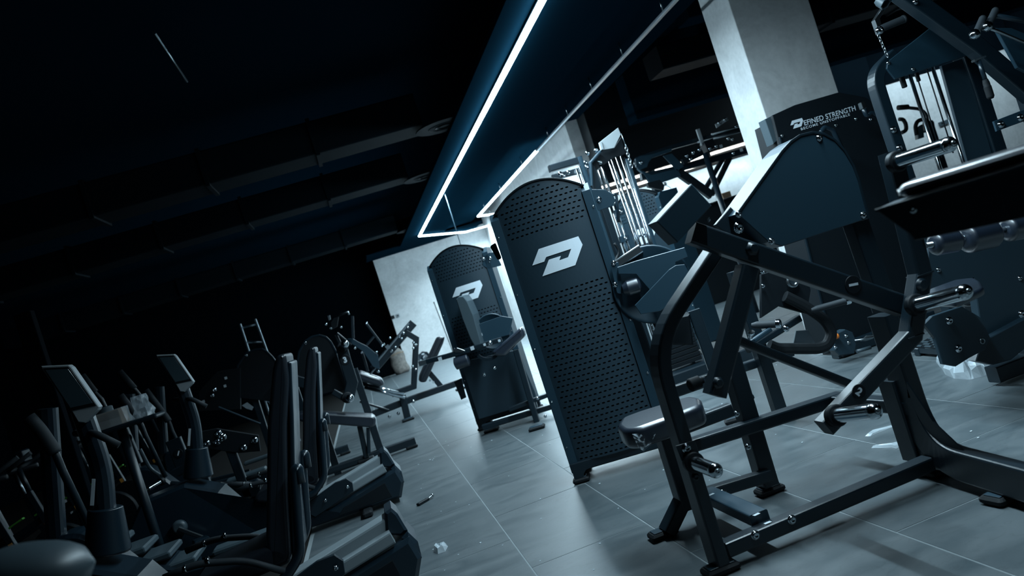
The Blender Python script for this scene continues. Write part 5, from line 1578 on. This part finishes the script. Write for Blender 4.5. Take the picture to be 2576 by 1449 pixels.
def ex_a(r, pl):
    plate(r, 'side_plate', pl, [(500, 1035), (500, 985), (545, 935), (605, 925), (605, 1030)], 0.05, 0.025, 'black', 0.004)
    mem(r, 'side_arm', pl, [(705, 905), (722, 912)], 0.05, 0.05, 0.05, 'alu')
    mem(r, 'thin_bar', pl, [(550, 1024), (655, 1066)], 0.02, 0.02, 0.15, 'sheet')
    for px, py in ((568, 951), (566, 971), (512, 1010)):
        sticker(r, pl, px, py, 0.03, 0.028)
    for px, py in ((722, 937), (729, 940), (539, 980), (533, 995)):
        bolt(r, pl.at(px, py, 0.08), pl.n, 0.02)
    mem(r, 'lever', pl, [(700, 950), (730, 965)], 0.05, 0.05, 0.1)
    plate(r, 'film_scrap', pl, [(608, 1020), (622, 1012), (638, 1024), (634, 1032), (620, 1028)], 0.002, 0.12, 'film', 0.0)
    plate(r, 'film_scrap', pl, [(780, 992), (786, 996), (782, 1012), (774, 1008)], 0.002, 0.12, 'film', 0.0)


lever_unit('machine with rounded cover standing in the dark left of the one marked 3', 9.6, [(590, 1000), (598, 920), (619, 889), (640, 880), (659, 878), (672, 885), (684, 897), (695, 912), (703, 930), (710, 950), (715, 975), (680, 1010)], ex_a)

# low lever machine in the dark with numerals 1, 2 and 3
PQ = PL(0, 6.85, 0)
lq = thing('low_lever_machine', 'low dark lever machine with arm marked 2 and small chrome horns', 'weight machine', V((-1.9, 7.3, 0)))
lv2 = mem(lq, 'lever_arm', PQ, [(428, 1228), (585, 1238), (655, 1230)], 0.10, 0.06, 0.05)
number_disc(lv2, PQ, 527, 1238, 0.081, '2', 0.04, 90)
horn(lq, PQ.at(565, 1242, 0.09), (-0.45, -1, -0.15), 0.16, 0.02)
horn(lq, PQ.at(408, 1210, 0.09), (-0.6, -1, -0.1), 0.16, 0.02)
gb = MB().tube([PQ.at(540, 1218, 0.15), PQ.at(655, 1220, 0.15)], 0.022, 12).build('grip', 'grip', lq)
for a in (612, 648):
    MB().tube([PQ.at(a, 1219, 0.15), PQ.at(a + 3, 1219, 0.15)], 0.025, 12).build('grip_ring', 'chrome', gb)
plate(lq, 'grip_flange', PQ, [(538, 1217), (556, 1213), (572, 1218), (566, 1226), (545, 1225)], 0.02, 0.2, 'steel', 0.002)
t = PQ.at(470, 1240); MB().beam(V((t.x + 0.05, t.y, 0)), t, 0.09, 0.08, PQ.n).build('post', 'paint', lq)
for z in (0.2, 0.42):
    bolt(lq, V((t.x + 0.05, t.y - 0.04, z)), (0, -1, 0), 0.014)
mem(lq, 'numbered_post', PQ, [(300, 1075), (340, 1170)], 0.12, 0.06, -0.4)
number_disc(lq, PQ, 321, 1102, -0.36, '3', 0.035, 0)
mem(lq, 'numbered_post', PQ, [(436, 1105), (470, 1190)], 0.12, 0.06, -0.3)
number_disc(lq, PQ, 449, 1140, -0.26, '1', 0.035, -30)
mem(lq, 'handle_loop', PQ, [(352, 1130), (378, 1180), (402, 1195)], 0.025, 0.025, 0.1, 'greyplastic', 0.1)
for px, py in ((612, 1126), (545, 1112), (549, 1090), (555, 1097), (561, 1100), (553, 1105), (640, 1107), (520, 1115)):
    bolt(lq, PQ.at(px, py, 0.1), PQ.n, 0.022)
for px in (495, 507):
    MB().box(tuple(PQ.at(px, 1165, 0.0)), (0.05, 0.14, 0.10), 20, 0.02).build('roller', 'greyplastic', lq)
plate(lq, 'carriage_plate', PQ, [(508, 1085), (545, 1078), (650, 1095), (655, 1135), (600, 1140), (512, 1128)], 0.03, 0.095, 'black', 0.004)
mem(lq, 'carriage_post', PQ, [(580, 1130), (625, 1250)], 0.07, 0.06, 0.05)
mem(lq, 'frame_bar', PQ, [(440, 1190), (500, 1160), (560, 1120)], 0.06, 0.06, 0.0)
t = PQ.at(505, 1170); MB().beam(V((t.x, t.y + 0.02, 0)), t, 0.06, 0.06, PQ.n).build('post', 'paint', lq)
plate(lq, 'blue_strap', PQ, [(397, 1262), (420, 1252), (446, 1248), (448, 1256), (405, 1268)], 0.006, 0.1, 'blue', 0.001)
for px, py in ((205, 1094),):
    sticker(lq, PQ, px, py, 0.0, 0.07)

# open ladder frame far back
PLd = PL(0, 13.0, 0)
ld_ = thing('ladder', 'thin grey ladder standing in the dark at the back left', 'ladder', V((-1.6, 13.0, 0)))
for a in (((604, 815), (625, 880)), ((642, 803), (672, 885))):
    t, b = PLd.at(*a[0]), PLd.at(*a[1])
    MB().beam(t, V((b.x + 0.0, b.y, 0.0)) if False else t + (b - t).normalized() * (t.z / max(1e-3, (t - b).normalized().z)), 0.03, 0.05, PLd.n).build('stile', 'alu', ld_)
for k in range(6):
    f = 0.15 + 0.55 * k
    a, b = PLd.at(604, 815), PLd.at(642, 803)
    da = (PLd.at(625, 880) - a); db = (PLd.at(672, 885) - b)
    MB().tube([a + da * f, b + db * f], 0.015, 8).build('rung', 'alu', ld_)

# near saddle at the lower left corner, out of focus
PSd = PL(0, 1.75, 0)
ns = thing('near_bike', 'out-of-focus grey bike saddle in the lower left corner', 'exercise bike', V((-0.62, 1.8, 0)))
rg = []
cS = PSd.at(110, 1440); tipS = PSd.at(235, 1398)
for k in range(11):
    t = k / 10.0
    ctr = PSd.at(-80 + 318 * t, 1478 - 66 * t)
    rr = 0.085 * math.sqrt(max(0.003, 1 - (max(0.0, t - 0.45) / 0.55) ** 2.2)) * (0.75 + 0.25 * min(1, t / 0.4))
    rg.append([ctr + V((0, 1, 0)) * (rr * 1.1 * math.cos(a)) + V((0, 0, 1)) * (rr * 0.72 * math.sin(a)) for a in [2 * math.pi * q / 18 for q in range(18)]])
MB().ring_strip(rg, True, True, True).build('saddle', 'greyplastic', ns)
MB().tube([V((cS.x, cS.y, cS.z - 0.03)), V((cS.x - 0.05, cS.y, 0.4))], 0.022, 12).build('seat_post', 'steel', ns)
MB().prism([V((cS.x - 0.5, cS.y - 0.06, 0.0)), V((cS.x + 0.35, cS.y - 0.06, 0.0)), V((cS.x + 0.3, cS.y - 0.06, 0.12)), V((cS.x, cS.y - 0.06, 0.45)), V((cS.x - 0.12, cS.y - 0.06, 0.45)), V((cS.x - 0.5, cS.y - 0.06, 0.12))], (0, -1, 0), 0.12, 0.02).build('frame', 'plastic', ns)


# ================================================================== litter on the floor
def flat_scrap(name, label, pts, m, cat, hgt=0.012, seed=1, z0=0.0):
    random.seed(seed)
    w = [zat(x, y, z0) for x, y in pts]
    c = sum(w, V((0, 0, 0))) / len(w)
    b = MB(); n = len(w)
    rings = [[p + V((0, 0, 0.001)) for p in w], [p.lerp(c, 0.25) + V((0, 0, hgt * random.uniform(0.5, 1.2))) for p in w], [p.lerp(c, 0.6) + V((0, 0, hgt * random.uniform(0.3, 1.3))) for p in w]]
    b.ring_strip(rings, True, False, False)
    k = len(b.v); b.v.append(c + V((0, 0, hgt * 0.6)))
    for i in range(n):
        b.f.append((k - n + i, k - n + (i + 1) % n, k)); b.sm.append(False)
    return b.build(name, m, None, label=label, category=cat)


bag = [(2354, 910), (2380, 914), (2440, 912), (2505, 915), (2527, 915), (2520, 928), (2480, 945), (2440, 956), (2400, 953), (2378, 943), (2366, 925)]
_bw = [zat(x, y, 0.0) for x, y in bag]
b = MB(); random.seed(9); cB = sum(_bw, V((0, 0, 0))) / len(_bw)
dense = fillet([_bw[-1]] + _bw + [_bw[0]], 0.02, 3)[1:-1]
rg = []
for k, (f, h) in enumerate(((0.0, 0.001), (0.06, 0.05), (0.2, 0.09), (0.4, 0.07), (0.6, 0.10), (0.8, 0.08))):
    rg.append([p.lerp(cB, f) + V((random.uniform(-.012, .012), random.uniform(-.012, .012), h * random.uniform(0.6, 1.3))) if k else p + V((0, 0, 0.001)) for p in dense])
b.ring_strip(rg, True, False, False)
k = len(b.v); n = len(dense); b.v.append(cB + V((0, 0, 0.08)))
for i in range(n): b.f.append((k - n + i, k - n + (i + 1) % n, k)); b.sm.append(False)
b.build('plastic_bag', 'bagfilm', None, label='crumpled clear plastic bag on the floor under the right-hand leg machine', category='plastic bag')
flat_scrap('plastic_strip', 'torn clear plastic strip on the tiles, upper of two near the numbered arm', [(2176, 1098), (2192, 1086), (2246, 1069), (2250, 1073), (2215, 1087), (2190, 1098)], 'bagfilm', 'plastic film', 0.008, 2)
flat_scrap('plastic_strip', 'torn clear plastic strip on the tiles, lower and thicker of two near the numbered arm', [(2192, 1128), (2196, 1122), (2245, 1117), (2280, 1108), (2289, 1112), (2275, 1120), (2255, 1129), (2244, 1126)], 'bagfilm', 'plastic film', 0.010, 4)
flat_scrap('film_scrap', 'small torn film scrap on the tiles beside the nearest bike', [(1092, 1388), (1098, 1380), (1112, 1378), (1122, 1368), (1127, 1375), (1120, 1388), (1102, 1394)], 'bagfilm', 'plastic film', 0.03, 6)
flat_scrap('white_film', 'crumpled white film on the floor by the orange-tipped pulley', [(2035, 890), (2060, 880), (2078, 865), (2090, 850), (2100, 870), (2098, 884), (2070, 892)], 'print', 'plastic film', 0.05, 8)
# small dark bracket with a bright bolt lying on the aisle
q = zat(1065, 1266, 0.0)
br = thing('metal_bracket', 'small black bracket with a bright bolt lying on the aisle tiles', 'bracket', V((q.x, q.y, 0)))
MB().box((q.x, q.y, 0.001), (0.10, 0.03, 0.018), 40, 0.003).build('bracket_body', 'black', br)
MB().lathe(V((q.x + 0.045, q.y + 0.03, 0.012)), (0.8, 0.5, 0.2), [(0, 0.008), (0.03, 0.008), (0.031, 0.012), (0.04, 0.012)], 10).build('bracket_bolt', 'steel', br)
# paint flecks and crumbs scattered over the tiles
random.seed(21)
cr_b = MB()
for k in range(150):
    x, y = random.uniform(0.0, 3.6), random.uniform(2.2, 8.5)
    if x > 0.9 * y or (0.8 < x < 2.1 and 2.0 < y < 3.7): continue
    s = random.uniform(0.0012, 0.0045); a = random.uniform(0, 6.28)
    cr_b.prism([V((x + s * 1.6 * math.cos(a + t), y + s * math.sin(a + t), s * 0.7 + 0.001)) for t in (0, 1.6, 3.0, 4.4)], (0, 0, 1), s * 0.7)
cr = cr_b.build('floor_crumbs', 'print', None, center=False)
cr['label'] = 'tiny white crumbs and flecks scattered over the tiles'; cr['category'] = 'crumbs'; cr['kind'] = 'stuff'
